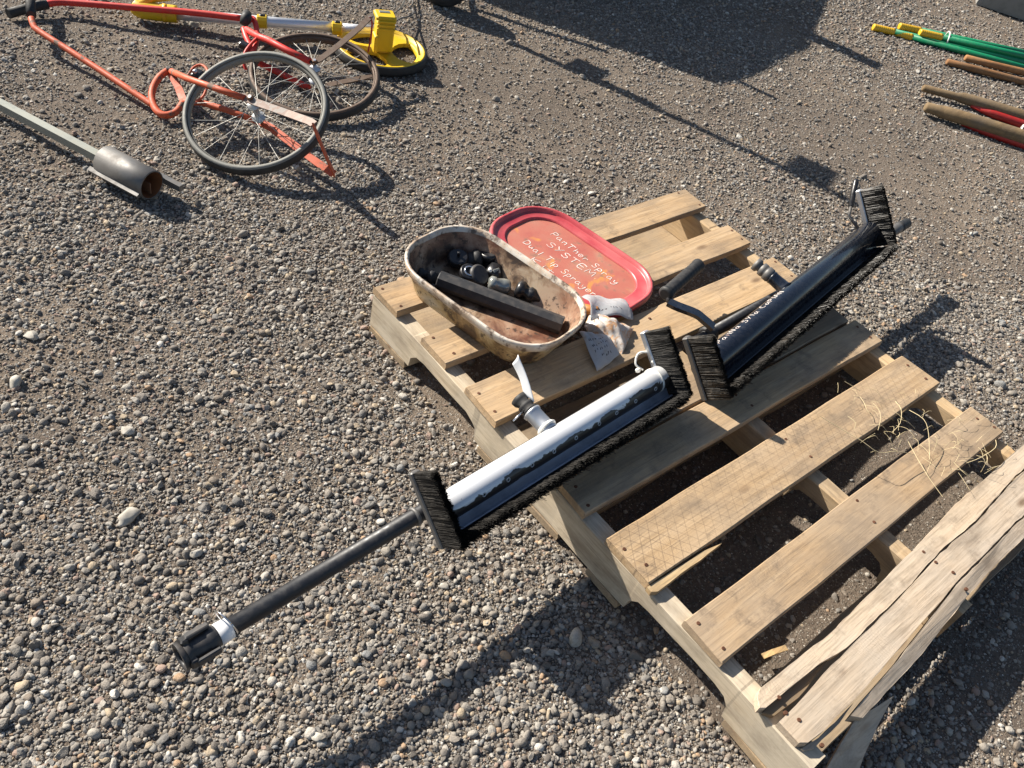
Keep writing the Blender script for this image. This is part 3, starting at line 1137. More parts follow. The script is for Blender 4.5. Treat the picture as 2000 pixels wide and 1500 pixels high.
# crank: clamp on the pole, cranked arm, ribbed rubber grip
iw = WORLD[bk.name].inverted()
bw = lambda p: iw @ p
cl_c = iw @ U(1394, 646, .165)
cl = obj('clamp', MB().lathe(q0 + qd * ((cl_c - q0).dot(qd) - .013), qd, [(0, .0165), (.002, .021), (.024, .021), (.026, .0165)], 16), 'dusty_black', bk, local=True)
armp = [U(1393, 640, .178), U(1372, 622, .190), U(1358, 612, .196), U(1322, 598, .196), U(1306, 590, .196)]
obj('crank_arm', MB().tube([bw(p) for p in smooth_path(armp, 5)], 1, flat=(.024, .009, tuple(R_ for R_ in (iw.to_3x3() @ Vector((0, 0, 1)))))), 'black_paint', bk, local=True)
g0, g1 = bw(U(1300, 574, .200)), bw(U(1366, 516, .214))
gd = (g1 - g0)
gl = gd.length
prof = [(-.004, .012), (0, .0175), (.006, .0175), (.009, .0135)]
for q in range(11):
    x0 = .013 + q * (gl - .026) / 11
    prof += [(x0, .0150), (x0 + .0035, .0150), (x0 + .0055, .0138)]
prof += [(gl - .010, .0160), (gl - .003, .0160), (gl, .0125)]
gr = obj('crank_grip', MB().lathe(g0, gd, prof, 18), 'rubber', bk, local=True)
obj('crank_pin', MB().tube([bw(U(1306, 590, .190)), g0 + gd * .1], .006, 10), 'dusty_black', bk, local=True)
# upright valve lever near the far end
lv = obj('valve_lever', MB().tube([bw(U(1676, 446, .200)), bw(U(1664, 430, .208)), bw(U(1658, 422, .216)), bw(U(1662, 402, .236))], .0042, 8), 'steel_dull', bk, local=True)
obj('lever_grip', MB().tube([bw(U(1661, 406, .231)), bw(U(1662, 402, .235)), bw(U(1667, 376, .259)), bw(U(1672, 354, .280)), bw(U(1673, 350, .284))], [.005, .0078, .0078, .0078, .005], 12), 'black_plastic', lv, local=True)



# ---- handwriting: single strokes laid as raised paint-pen lines
GL = {
    'P': [[(0, 0), (.05, 1)], [(.0, .98), (.35, 1), (.55, .85), (.5, .6), (.3, .48), (.05, .47)]],
    'a': [[(.5, .5), (.3, .6), (.08, .45), (.03, .2), (.2, .02), (.42, .2), (.5, .55), (.5, .2), (.62, .02)]],
    'n': [[(.05, .58), (.08, 0)], [(.08, .35), (.25, .58), (.45, .5), (.48, 0)]],
    'T': [[(0, .95), (.75, 1)], [(.38, .97), (.33, 0)]],
    't': [[(.2, .9), (.2, .15), (.32, 0), (.45, .1)], [(0, .62), (.45, .64)]],
    'h': [[(.05, 1), (.08, 0)], [(.08, .35), (.28, .55), (.45, .45), (.48, 0)]],
    'e': [[(.05, .3), (.5, .35), (.42, .56), (.2, .6), (.04, .38), (.08, .1), (.3, 0), (.52, .12)]],
    'r': [[(.05, .58), (.08, 0)], [(.08, .36), (.25, .56), (.45, .52)]],
    's': [[(.5, .92), (.25, 1), (.05, .8), (.2, .58), (.45, .42), (.48, .15), (.25, 0), (0, .1)]],
    'p': [[(.05, .6), (.05, -.4)], [(.05, .5), (.3, .62), (.5, .42), (.4, .12), (.06, .1)]],
    'y': [[(.03, .58), (.1, .25), (.3, .2), (.48, .58)], [(.48, .58), (.42, -.15), (.2, -.4), (.0, -.3)]],
    'S': [[(.6, .9), (.3, 1), (.08, .8), (.25, .56), (.55, .42), (.55, .12), (.28, 0), (0, .12)]],
    'Y': [[(0, 1), (.3, .52)], [(.62, 1), (.12, 0)]],
    'E': [[(.6, .97), (.05, 1), (.02, 0), (.6, .02)], [(.04, .5), (.48, .52)]],
    'M': [[(0, 0), (.12, .95), (.4, .3), (.7, 1), (.8, 0)]],
    'D': [[(.05, 1), (.02, 0)], [(0, .98), (.4, .92), (.62, .55), (.45, .12), (.02, .02)]],
    'u': [[(.03, .58), (.08, .12), (.3, .02), (.48, .3), (.5, .58), (.55, .02)]],
    'l': [[(.1, 1), (.12, 0)]], 'I': [[(.1, 1), (.12, 0)]],
    'i': [[(.1, .58), (.12, 0)], [(.1, .82), (.12, .76)]],
    'K': [[(.05, 1), (.05, 0)], [(.5, 1), (.07, .45), (.55, 0)]],
    'C': [[(.6, .88), (.35, 1), (.05, .65), (.1, .2), (.4, 0), (.62, .12)]],
    'A': [[(0, 0), (.3, 1), (.6, 0)], [(.12, .35), (.5, .38)]],
    'N': [[(0, 0), (.05, 1), (.5, .05), (.55, 1)]],
    '.': [[(.1, .06), (.16, .02)]],
}


def strokes(text, h, gap=.22):
    x = 0
    out = []
    for ch in text:
        if ch == ' ':
            x += h * .55
            continue
        g = GL[ch]
        wd = max(p[0] for q in g for p in q)
        jy = random.gauss(0, .04) * h
        for q in g:
            out.append([(x + p[0] * h * .92, p[1] * h + jy) for p in q])
        x += (wd * .92 + gap) * h
    return out, x


for_tube = MB()
st, wd = strokes('PaiINa SYIa CaPIAN', .0125, .30)
span = LB * .345
for sline in st:
    pts = []
    for (x, y) in (smooth_path([(a, b, 0) for a, b in sline], 4) and [(p.x, p.y) for p in smooth_path([(a, b, 0) for a, b in sline], 4)]):
        ang = -1.22 - y / .0280            # on the upper back of the tube
        pts.append(Vector((LB * .085 + x / wd * span, .0277 * math.cos(ang), .0277 * math.sin(ang))))
    for_tube.tube(pts, .00075, 5)
obj('lettering', for_tube, 'white_chalk', bk, local=True)

# ================================================================== TUB AND LID


def rrect(cx, cy, w, h, r, ang, z, n=9):
    pts = []
    for qx, qy, a0 in ((1, 1, 0), (-1, 1, PI / 2), (-1, -1, PI), (1, -1, 3 * PI / 2)):
        for k2 in range(n + 1):
            t = a0 + k2 / n * PI / 2
            pts.append((qx * (w / 2 - r) + r * math.cos(t), qy * (h / 2 - r) + r * math.sin(t)))
    ca, sa = math.cos(ang), math.sin(ang)
    return [Vector((cx + x * ca - y * sa, cy + x * sa + y * ca, z)) for x, y in pts]


TA = math.radians(11)
TC = (.181, -.174)
TZ = ZT + .0012
RZ = .211
tub = thing('storage_tub', 'oil stained clear plastic tub holding black spray fittings on the pallet', 'tub', (TC[0], TC[1], TZ))
rr = lambda w_, h_, r_, z_: rrect(TC[0], TC[1], w_, h_, r_, TA, z_)
obj('tub_outer', MB().rings([rr(.170, .318, .055, TZ), rr(.192, .340, .068, TZ + .002), rr(.206, .353, .078, TZ + .014), rr(.238, .387, .092, RZ - .016)], True, True, False), 'tub_outside', tub)
obj('tub_inner', MB().rings([rr(.188, .336, .066, TZ + .006), rr(.202, .349, .076, TZ + .016), rr(.234, .383, .091, RZ - .012)], True, True, False), 'tub_inside', tub, recalc=False)
obj('tub_rim', MB().rings([rr(.236, .385, .092, RZ - .0195), rr(.248, .397, .097, RZ - .020), rr(.252, .402, .099, RZ - .011), rr(.254, .404, .100, RZ - .003), rr(.250, .400, .098, RZ), rr(.241, .391, .095, RZ - .001), rr(.233, .383, .091, RZ - .0155)], True, False, False), 'tub_rim', tub)
LA = math.radians(9)
LC = (.475, -.118)
LZ = ZT + .001
lid = thing('tub_lid', 'red plastic tub lid with white handwriting lying behind the tub', 'lid', (LC[0], LC[1], LZ))
lr = lambda w_, h_, r_, z_: rrect(LC[0], LC[1], w_, h_, r_, LA, z_ + .0)
lz = .0
obj('lid_rim', MB().rings([lr(.252, .404, .100, LZ), lr(.260, .412, .103, LZ + .001), lr(.262, .414, .104, LZ + .012), lr(.259, .411, .103, LZ + .0175), lr(.252, .404, .101, LZ + .0190), lr(.245, .397, .098, LZ + .0175), lr(.240, .392, .096, LZ + .010), lr(.236, .388, .094, LZ + .0075), lr(.192, .344, .073, LZ + .0105), lr(.187, .339, .071, LZ + .0098), lr(.184, .336, .070, LZ + .0050)], True, False, False), 'lid_red', lid, recalc=False)
obj('lid_panel', MB().rings([lr(.186, .338, .071, LZ + .0045), lr(.120, .27, .05, LZ + .0048)], True, False, True), 'lid_panel', lid, recalc=False)
rd0 = Vector((math.sin(LA), -math.cos(LA), 0))
upv = Vector((math.cos(LA), math.sin(LA), 0))
for text, p0, p1, h in (('PanTher spray', (1077, 457), (1206, 557), .019), ('SYSTEM.', (1068, 477), (1168, 547), .021), ('Dual Tip sprayer', (1022, 473), (1162, 580), .020), ('Kit', (1036, 506), (1084, 540), .016)):
    a, b = U(p0[0], p0[1], LZ + .005), U(p1[0], p1[1], LZ + .005)
    rd = (b - a).normalized()
    uv = Vector((-rd.y, rd.x, 0))
    st, wd = strokes(text, h)
    k2 = (b - a).length / wd
    tx = MB()
    for sline in st:
        pts = [a + rd * p.x * k2 + uv * (p.y - h * .15) + Vector((0, 0, .0002)) for p in smooth_path([(x, y, 0) for x, y in sline], 4)]
        tx.tube(pts, 1, flat=(random.uniform(.0012, .0019), .0004, (0, 0, 1)))
    tag(obj('lettering', tx, 'white_chalk', lid), kind='stuff')

# octagonal bar lying in the tub
ZF = TZ + .006
b0, b1 = U(856, 546, ZF + .024), U(1098, 636, ZF + .016)
bd = (b1 - b0).normalized()
bar = thing('octagonal_bar', 'long black octagonal bar with a fitting on one end lying in the tub', 'bar', (b0 + b1) / 2 - Vector((0, 0, .016)))
obj('shaft', MB().lathe(b0, bd, [(0, .0185), (.002, .0205), ((b1 - b0).length - .001, .0205), ((b1 - b0).length, .0195)], 8, True, False), 'dusty_black', bar)
obj('end_fitting', MB().lathe(b0, -bd, [(0, .0125), (.010, .0115), (.011, .0145), (.022, .0145), (.024, .0095), (.036, .0090), (.038, .0120), (.046, .0110)], 14), 'rubber', bar)


def fitting(label, px, z, d, prof, mat, cap=None, seg=18, group='loose spray fittings in the tub'):
    o = U(px[0], px[1], z)
    t = thing('spray_fitting', label, 'fitting', o, None, group)
    obj('body', MB().lathe(o, Vector(d), [(a_ * 1.25, b_ * 1.32) for a_, b_ in prof], seg), mat, t)
    if cap:
        cap(t, o, Vector(d).normalized())
    return t


def stem(t, o, d):
    obj('stem', MB().lathe(o + d * .0205, d, [(0, .0035), (.012, .0035), (.013, .0025)], 10), 'black_plastic', t)


def washer(t, o, d):
    obj('sealing_ring', MB().lathe(o + d * .016, d, [(0, .0135), (.003, .0135), (.004, .012), (.004, .0105), (0, .0105)], 22, False), 'chrome', t)
    obj('cap_disc', MB().lathe(o + d * .0155, d, [(0, .0105), (.002, .0105)], 18), 'black_plastic', t)


def window(t, o, d):
    e, g = frame_along(d)
    obj('sight_glass', MB().box(o + Vector((-.004, -.012, .016)), (1, 0, 0), (0, .8, .6), (0, -.6, .8), .018, .012, .004, .001), 'lens_glass', t)
    obj('white_tip', MB().lathe(o + Vector((-.016, -.004, .017)), (-.6, -.6, .5), [(0, .004), (.006, .004), (.007, .003)], 10), 'white_nylon', t)


fitting('black disc cap with a short stem at the far end of the tub', (893, 512), ZF + .012, (-.15, -.15, 1), [(0, .014), (.004, .0185), (.014, .0185), (.018, .015)], 'black_plastic', stem)
fitting('black ribbed collar deep in the far corner of the tub', (920, 508), ZF + .014, (.8, -.4, .3), [(-.02, .013), (-.014, .017), (-.006, .017), (-.004, .014), (.006, .014), (.008, .017), (.016, .016), (.02, .012)], 'rubber')
fitting('black cap with a bright metal sealing ring beside the bar', (914, 538), ZF + .016, (-.1, -.3, 1), [(0, .014), (.003, .0165), (.012, .0165), (.014, .0145)], 'black_plastic', washer)
fitting('flat grey disc fitting leaning on the middle of the bar', (931, 540), ZF + .016, (.15, -.55, .8), [(-.004, .016), (0, .0185), (.010, .0185), (.013, .015)], 'dusty_black')
fitting('stepped black hose cap standing beside the far wall of the tub', (957, 508), ZF + .016, (-.1, .2, 1), [(-.014, .0150), (-.006, .0165), (-.002, .013), (.004, .013), (.007, .0175), (.015, .0175), (.018, .015)], 'black_plastic')
fitting('squarish black fitting with a sight glass and white tip', (964, 534), ZF + .010, (.7, .5, .1), [(-.016, .012), (-.014, .0165), (.012, .0165), (.016, .012)], 'black_plastic', window, 6)
fitting('small black nozzle with a chromed end behind the bar', (977, 557), ZF + .014, (.8, -.6, -.1), [(-.022, .008), (-.018, .0125), (-.010, .0125), (-.008, .0105), (.004, .0125), (.014, .0125), (.018, .008)], 'lens_glass')
fitting('double ribbed black nozzle nearest the bag end of the tub', (1034, 574), ZF + .014, (.55, -.85, -.12), [(-.026, .010), (-.022, .0150), (-.014, .0155), (-.010, .0095), (-.004, .0095), (0, .0135), (.008, .0130), (.012, .0085), (.030, .0060), (.036, .004)], 'black_plastic')

# ================================================================== BAG
bag = thing('plastic_bag', 'milky plastic bag of small orange parts with scribbled labels beside the tub', 'bag', U(1185, 660, ZT))


def coons(c, bulge, amp, fr):
    c = [Vector(x) for x in c]
    ph = [random.uniform(0, 6) for _ in range(4)]

    def f(a, b):
        p = c[0].lerp(c[1], a).lerp(c[3].lerp(c[2], a), b)
        z = bulge * math.sin(a * PI) * math.sin(b * PI)
        z += amp * (math.sin(fr * a * 6 + ph[0]) * math.sin(fr * b * 5 + ph[1]) + .6 * math.sin(fr * 11 * a + 7 * b + ph[2]) * math.sin(fr * 9 * b + ph[3]))
        return p + Vector((0, 0, z))
    return f


obj('bag_body', MB().sheet(coons([U(1140, 640, ZT + .004), U(1152, 612, ZT + .016), U(1238, 640, ZT + .006), U(1215, 692, ZT + .003)], .028, .0045, 1.8), 36, 36, .0008), 'bag_plastic', bag)


def flap_up(a, b):
    p = U(1136, 580, ZT + .026).lerp(U(1214, 586, ZT + .014), a).lerp(U(1154, 624, ZT + .030).lerp(U(1238, 622, ZT + .012), a), b)
    return p + Vector((0, 0, .009 * math.sin(b * PI) * (1 - .5 * a) + .0035 * math.sin(a * 7 + b * 4) + .002 * math.sin(a * 15 - b * 9))) + Vector((.006 * math.sin(b * 3.1), .010 * math.sin(a * PI), 0))


obj('upper_flap', MB().sheet(flap_up, 18, 12, .0006), 'bag_sheet', bag, recalc=False)


def flap_lo(a, b):
    p = U(1131, 648, ZT + .014).lerp(U(1180, 652, ZT + .030), a).lerp(U(1165, 728, ZT + .003).lerp(U(1210, 693, ZT + .006), a), b)
    return p + Vector((0, 0, .007 * math.sin(b * PI) + .0025 * math.sin(a * 6 + b * 8) + .0014 * math.sin(a * 17 - b * 5)))


obj('lower_flap', MB().sheet(flap_lo, 16, 18, .0006), 'bag_sheet', bag, recalc=False)
scr = MB()
for f, rows in ((flap_lo, [(.25, .15, .75), (.42, .2, .85), (.60, .2, .7), (.76, .35, .75)]), (flap_up, [(.72, .15, .42), (.70, .5, .8)])):
    for b, a0, a1 in rows:
        a = a0
        while a < a1:
            pts = []
            for k2 in range(4):
                q = f(min(.98, a + random.uniform(0, .05)), min(.98, b + random.uniform(-.05, .05)))
                pts.append(q + Vector((0, 0, .0009)))
            scr.tube(pts, .0006, 4)
            a += random.uniform(.07, .11)
tag(obj('scribble', scr, 'ink', bag), kind='stuff')
obj('ochre_part', MB().lathe(U(1150, 606, ZT + .016), (.5, -.8, .2), [(-.022, .008), (-.018, .0125), (.018, .0125), (.022, .009)], 14), 'bag_ochre', bag)

# ================================================================== MEASURING WHEELS


def basis(n):
    n = Vector(n).normalized()
    e = n.cross(Vector((0, 0, 1))).normalized()
    return n, e, n.cross(e)


def spoked_wheel(root, c, n, r, tyre_mat, rim_mat, nsp=24, hub_up=.045, hub_dn=.05):
    n, e, g = basis(n)
    c = Vector(c)
    ring = lambda rad, off, N=72: [c + n * off + (e * math.cos(2 * PI * k2 / N) + g * math.sin(2 * PI * k2 / N)) * rad for k2 in range(N)]
    wl = obj('wheel', MB().rings([ring(r - .0120, .006), ring(r - .0112, .0095), ring(r - .006, .0105), ring(r - .001, .008), ring(r, .004), ring(r + .001, -.006), ring(r, -.016), ring(r - .002, -.0195), ring(r - .010, -.021), ring(r - .0135, -.016), ring(r - .0135, .006)], True, False, False), tyre_mat[0], root)
    obj('tread', MB().rings([ring(r - .0005, .0062), ring(r + .0022, .003), ring(r + .0026, -.006), ring(r + .0022, -.015), ring(r - .0005, -.0185)], True, False, False), tyre_mat[1], wl)
    obj('rim', MB().rings([ring(r - .0138, .004), ring(r - .017, .002), ring(r - .017, -.012), ring(r - .0138, -.014)], True, False, False), rim_mat, wl)
    for k2 in range(nsp):
        a = 2 * PI * k2 / nsp
        off = (.022 if k2 % 2 else -.026)
        tw = .35 if (k2 // 2) % 2 else -.35
        p0 = c + n * off + (e * math.cos(a + tw * 2.4) + g * math.sin(a + tw * 2.4)) * .016
        p1 = c + n * -.005 + (e * math.cos(a) + g * math.sin(a)) * (r - .0165)
        obj('spoke', MB().tube([p0, p1], .0009, 5, False), 'spoke_metal', wl)
    hb = obj('hub', MB().lathe(c - n * hub_dn, n, [(0, .004), (.006, .006), (.008, .010), (.018, .010), (.020, .019), (.024, .019), (.026, .009), (hub_dn + .016, .008), (hub_dn + .018, .017), (hub_dn + .022, .017), (hub_dn + .024, .006), (hub_dn + hub_up + .012, .0045)], 16), 'galvanised', wl)
    obj('axle_nut', MB().lathe(c + n * (hub_up + .003), n, [(0, .0085), (.007, .0085), (.008, .006)], 6, True, False), 'rusty', wl)
    return n, e, g


# ---- orange one
oc, on = Vector((.125, .769, .108)), Vector((-.41, -.2, .89)).normalized()
ow = thing('measuring_wheel', 'faded orange measuring wheel with a grey spoked wheel lying in front', 'measuring wheel', U(400, 215, 0), None, 'walking measuring wheels')
spoked_wheel(ow, oc, on, .192, ('tyre_grey', 'tyre_black'), 'tyre_grey', 20)
upl = lambda x, y, o=.047: UP(x, y, oc + on * o, on)
handle = [U(61, 36, .066), U(66, 50, .060), U(78, 62, .055), U(150, 108, .043), U(230, 160, .030), U(302, 208, .020)]
obj('handle_tube', MB().tube(smooth_path(handle, 6), .0088, 14), 'orange_paint', ow)
obj('handle_grip', MB().tube([U(56, -30, .078), U(59, -4, .074), U(61, 30, .067)], [.0125, .0135, .0135], 14), 'rubber', ow)
loop = [U(330, 137, .062), U(312, 150, .056), U(299, 172, .042), U(297, 195, .028), U(306, 216, .020), U(322, 225, .018), U(343, 219, .022), U(357, 202, .032)]
obj('fork_loop', MB().tube(smooth_path(loop, 7), .0095, 12), 'orange_paint', ow)
obj('fork_brace', MB().tube([U(333, 143, .060), U(347, 168, .048), U(360, 200, .034)], 1, flat=(.020, .005, (-.4, -.3, .85))), 'orange_paint', ow)
obj('upper_arm', MB().tube([U(332, 138, .062), upl(365, 154).lerp(U(365, 152, .07), .5), upl(420, 172), upl(478, 192)], .0085, 12), 'orange_paint', ow)
obj('pivot_bolt', MB().lathe(U(330, 136, .066), (-.2, -.3, .9), [(-.006, .008), (.006, .008), (.010, .005)], 10), 'steel_dull', ow)
obj('upper_flat', MB().tube([upl(470, 188), upl(500, 200), upl(560, 221).lerp(U(560, 221, .17), .5), U(606, 238, .188), U(613, 243, .190)], 1, flat=(.021, .004, tuple(on))), 'rust_paint', ow)
lpl = lambda x, y, o=-.052: UP(x, y, oc + on * o, on)
obj('lower_arm', MB().tube([U(357, 200, .034), U(392, 200, .033), lpl(440, 214), lpl(500, 236)], .0085, 12), 'orange_paint', ow)
obj('lower_flat', MB().tube([lpl(500, 234), lpl(530, 250), lpl(580, 288), lpl(620, 318), lpl(652, 340)], 1, flat=(.021, .004, tuple(on))), 'orange_paint', ow)
obj('stand_leg', MB().tube([U(612, 241, .190), U(615, 252, .180), U(634, 298, .115), lpl(653, 341)], 1, flat=(.018, .004, (.7, -.5, .3))), 'orange_paint', ow)
thin = [U(365, 150, .060), U(378, 132, .072), U(394, 127, .078), U(405, 138, .080), U(406, 162, .070), U(398, 186, .052), U(386, 197, .042)]
obj('guard_wire', MB().tube(smooth_path(thin, 6), .0036, 8), 'orange_paint', ow)
obj('counter', MB().box(U(386, 146, .074), Vector((.8, .5, .1)).normalized(), Vector((-.5, .8, .1)).normalized(), (0, 0, 1), .034, .022, .018, .003), 'black_plastic', ow)
obj('counter_drum', MB().lathe(U(378, 142, .084), (.8, .5, .1), [(0, .006), (.012, .006), (.013, .004)], 10), 'galvanised', ow)

# ---- red one
rc, rn = Vector((.43, .986, .059)), Vector((-.16, -.13, .98)).normalized()
rw_ = thing('measuring_wheel', 'bright red measuring wheel with a rusty spoked wheel lying behind the orange one', 'measuring wheel', U(560, 120, 0), None, 'walking measuring wheels')
spoked_wheel(rw_, rc, rn, .191, ('rim_rust', 'tyre_black'), 'rim_rust', 24, .040, .045)
rup = lambda x, y, o=.043: UP(x, y, rc + rn * o, rn)
rlo = lambda x, y, o=-.044: UP(x, y, rc + rn * o, rn)
Zz = lambda x, y, z: U(330 + x * .32, y * .32, z)
obj('handle_tube', MB().tube(smooth_path([U(90, 8, .034), U(130, 5, .036), U(250, 14, .050), U(380, 25, .064), U(474, 36, .076)], 5), .0100, 14), 'red_paint', rw_)
obj('handle_grip', MB().tube([U(16, 27, .024), U(50, 17, .028), U(93, 9, .034)], [.0145, .0135, .0135], 14), 'rubber', rw_)
obj('head_block', MB().tube([Zz(455, 150, .085), Zz(470, 112, .100), Zz(478, 80, .108)], [.013, .017, .014], 10), 'rubber', rw_)
obj('crown_frame', MB().tube(smooth_path([Zz(455, 175, .078), Zz(470, 225, .072), Zz(490, 270, .066), Zz(505, 320, .060), Zz(520, 300, .062), Zz(535, 240, .070), Zz(532, 160, .082), Zz(510, 112, .092), Zz(485, 130, .090)], 5), .0085, 10), 'red_paint', rw_)
obj('upper_arm', MB().tube([Zz(470, 180, .082), Zz(545, 222, .086), rup(503 + 20, 78), rup(560, 98), rup(606, 120)], .0100, 14), 'red_paint', rw_)
obj('brace_rod', MB().tube(smooth_path([Zz(545, 225, .084), Zz(500, 270, .076), Zz(465, 320, .062), Zz(455, 375, .045), Zz(470, 425, .028)], 6), .0048, 8), 'red_paint', rw_)
obj('counter', MB().box(Zz(462, 280, .068), Vector((.8, .5, .1)).normalized(), Vector((-.5, .8, .1)).normalized(), (0, 0, 1), .022, .030, .02, .003), 'black_plastic', rw_)
obj('lower_arm', MB().tube([Zz(520, 320, .055), Zz(550, 385, .030), rlo(540, 140), rlo(604, 172)], .0095, 12), 'red_paint', rw_)
obj('upper_flat', MB().tube([rup(608, 124), rup(625, 116), rup(660, 90, .048), rup(700, 56, .055), rup(722, 34, .058)], 1, flat=(.019, .004, tuple(rn))), 'rim_rust', rw_)
obj('stand_leg', MB().tube([rup(723, 33, .058), rup(727, 45, .045), rup(725, 70, .01), rup(719, 101, -.035)], 1, flat=(.018, .004, (.75, -.6, .1))), 'red_paint', rw_)
obj('lower_flat', MB().tube([rlo(616, 172), rlo(660, 162), rlo(700, 154), rlo(728, 150)], 1, flat=(.019, .004, tuple(rn))), 'rim_rust', rw_)

# ---- yellow one
yc = Vector((.770, 1.143, .010))
yw = thing('measuring_wheel', 'yellow plastic measuring wheel with an aluminium telescopic handle', 'measuring wheel', yc, None, 'walking measuring wheels')
N = 64
ringz = lambda rad, z: [Vector((yc.x + rad * math.cos(2 * PI * k2 / N), yc.y + rad * math.sin(2 * PI * k2 / N), z)) for k2 in range(N)]
wl = obj('wheel', MB().rings([ringz(.122, .006), ringz(.1475, .006), ringz(.1485, .018), ringz(.1475, .034), ringz(.142, .0345), ringz(.140, .026), ringz(.126, .024), ringz(.122, .022), ringz(.122, .006)], True, False, False), 'yellow_plastic', yw)
obj('tyre', MB().rings([ringz(.1482, .006), ringz(.1535, .004), ringz(.1555, .012), ringz(.1555, .026), ringz(.1535, .032), ringz(.1482, .033)], True, False, False), 'tyre_black', wl)
for a in (math.radians(268), math.radians(28), math.radians(148)):
    d = Vector((math.cos(a), math.sin(a), 0))
    e = Vector((-d.y, d.x, 0))
    prof = [(.0, .028), (.03, .025), (.055, .021), (.08, .024), (.10, .036), (.112, .054), (.123, .078)]
    out = [yc + d * a_ + e * b_ for a_, b_ in prof] + [yc + d * a_ - e * b_ for a_, b_ in prof[::-1]]
    obj('web', MB().prism([Vector((p.x, p.y, .010)) for p in out], (0, 0, .0135)), 'yellow_plastic', wl)
obj('hub_cap', MB().lathe((yc.x, yc.y, .008), (0, 0, 1), [(0, .028), (.020, .028), (.024, .022), (.030, .010)], 22), 'yellow_plastic', wl)
bxd = Vector((.93, -.37, 0)).normalized()
byd = Vector((.37, .93, 0)).normalized()
bc = U(748, 98, .034)
hs = obj('housing', MB().box(bc + Vector((0, 0, .048)) + byd * .012, bxd, byd, (0, 0, 1), .058, .050, .100, .004), 'yellow_plastic', yw)
obj('housing_top', MB().box(bc + Vector((0, 0, .106)) + byd * .020, bxd, byd, (0, 0, 1), .066, .060, .016, .004), 'yellow_plastic', hs)
for q in range(3):
    obj('rib', MB().box(bc + Vector((0, 0, .100 - .012 * q)) + byd * -.014, bxd, byd, (0, 0, 1), .060, .006, .006, .001), 'yellow_plastic', hs)
obj('fork_side', MB().box(bc + Vector((-.034, .002, .03)), bxd, byd, (0, 0, 1), .012, .044, .058, .003), 'yellow_plastic', hs)
obj('counter_window', MB().box(bc + Vector((-.0, .0, .1145)) + byd * .03, bxd, byd, (0, 0, 1), .036, .016, .003, .001), 'lens_glass', hs)
tu = [U(345, 28, .034), U(655, 54, .060)]
obj('handle_tube', MB().tube([tu[0], tu[1]], .0170, 18), 'aluminium', yw)
obj('inner_tube', MB().tube([tu[1] - (tu[1] - tu[0]) * .02, U(738, 58, .075)], .0140, 16), 'aluminium', yw)
dd = (tu[1] - tu[0]).normalized()
for name, p in (('clamp_collar', U(512, 42, .048)), ('clamp_collar', U(658, 55, .061))):
    cc = obj(name, MB().lathe(p - dd * .016, dd, [(0, .0185), (.002, .0215), (.030, .0215), (.032, .0185)], 12, True, False), 'yellow_plastic', yw)
    obj('clamp_latch', MB().box(p + Vector((0, 0, .020)), dd, Vector((-dd.y, dd.x, 0)), (0, 0, 1), .018, .012, .008, .002), 'black_plastic' if name and p.x > .3 else 'yellow_plastic', cc)
gp = obj('handle_grip', MB().tube(smooth_path([U(268, 14, .036), U(280, 20, .034), U(310, 24, .033), U(346, 28, .034)], 4), .0265, 16), 'yellow_plastic', yw)
obj('grip_band', MB().tube([U(318, 25, .0335), U(326, 26, .0335)], .0278, 16), 'yellow_cap', gp)
obj('grip_hook', MB().tube([U(275, 12, .045), U(296, -4, .066), U(330, -6, .060)], [.017, .015, .012], 10), 'yellow_plastic', gp)
kz = lambda x, y, z: U(720 + x * .09, y * .09, z)
obj('kickstand', MB().tube(smooth_path([kz(510, 335, .11), kz(640, 225, .085), kz(700, 165, .07), kz(790, 0, .04), kz(860, -140, .012)], 5), .0030, 8), 'chrome', yw)
obj('kickstand', MB().tube(smooth_path([kz(490, 530, .075), kz(680, 410, .05), kz(890, 350, .03), kz(970, 280, .025), kz(945, 190, .025), kz(890, 165, .028), kz(950, 90, .028), kz(960, -20, .02), kz(985, -140, .010)], 5), .0030, 8), 'steel_dull', yw)

# ================================================================== HOLE CUTTING TOOL
au = thing('hole_auger', 'grey steel cylinder head on a square aluminium bar lying left of the wheels', 'auger', U(250, 345, 0))
c0, c1 = U(205, 313, .042), U(297, 362, .040)
ad = (c1 - c0).normalized()
ly = (c1 - c0).length
sid = ad.cross(Vector((0, 0, 1))).normalized()
obj('cylinder', MB().lathe(c0, ad, [(0, .030), (.001, .0375), (ly - .001, .0375), (ly, .0365), (ly, .0340), (ly - .05, .0335)], 32, True), 'steel_dull', au)
obj('bore', MB().lathe(c0 + ad * (ly - .049), ad, [(0, .0333), (.0485, .0338)], 28, False), 'rust_inside', au, recalc=False)
obj('bore_floor', MB().lathe(c0 + ad * (ly - .05), ad, [(0, .0334), (.002, .0334)], 24), 'rust_inside', au)
upd = sid.cross(ad)
f0 = c0 + (sid * .85 - upd * .30).normalized() * .0405
obj('side_flange', MB().tube([f0 - ad * .012, f0 + ad * (ly - .004)], 1, flat=(.012, .010, tuple((sid * .5 + upd).normalized()))), 'steel_dull', au)
f1 = c0 + (-sid * .95 - upd * .05).normalized() * .0415
obj('side_flange', MB().tube([f1, f1 + ad * (ly + .052)], 1, flat=(.014, .016, (0, 0, 1))), 'steel_dull', au)
obj('cutter_tab', MB().box(c1 - ad * .02 + Vector((0, 0, -.012)), ad, sid, upd, .03, .004, .03, .001), 'rusty', au)
obj('square_bar', MB().tube([U(-120, 146, .036), U(0, 204, .037), c0 + ad * .012], 1, flat=(.021, .021, (0, 0, 1))), 'aluminium_grey', au)

# ================================================================== POLES AND HANDLES ON THE RIGHT


def far_pt(p, q, k2):
    return p + (q - p) * k2


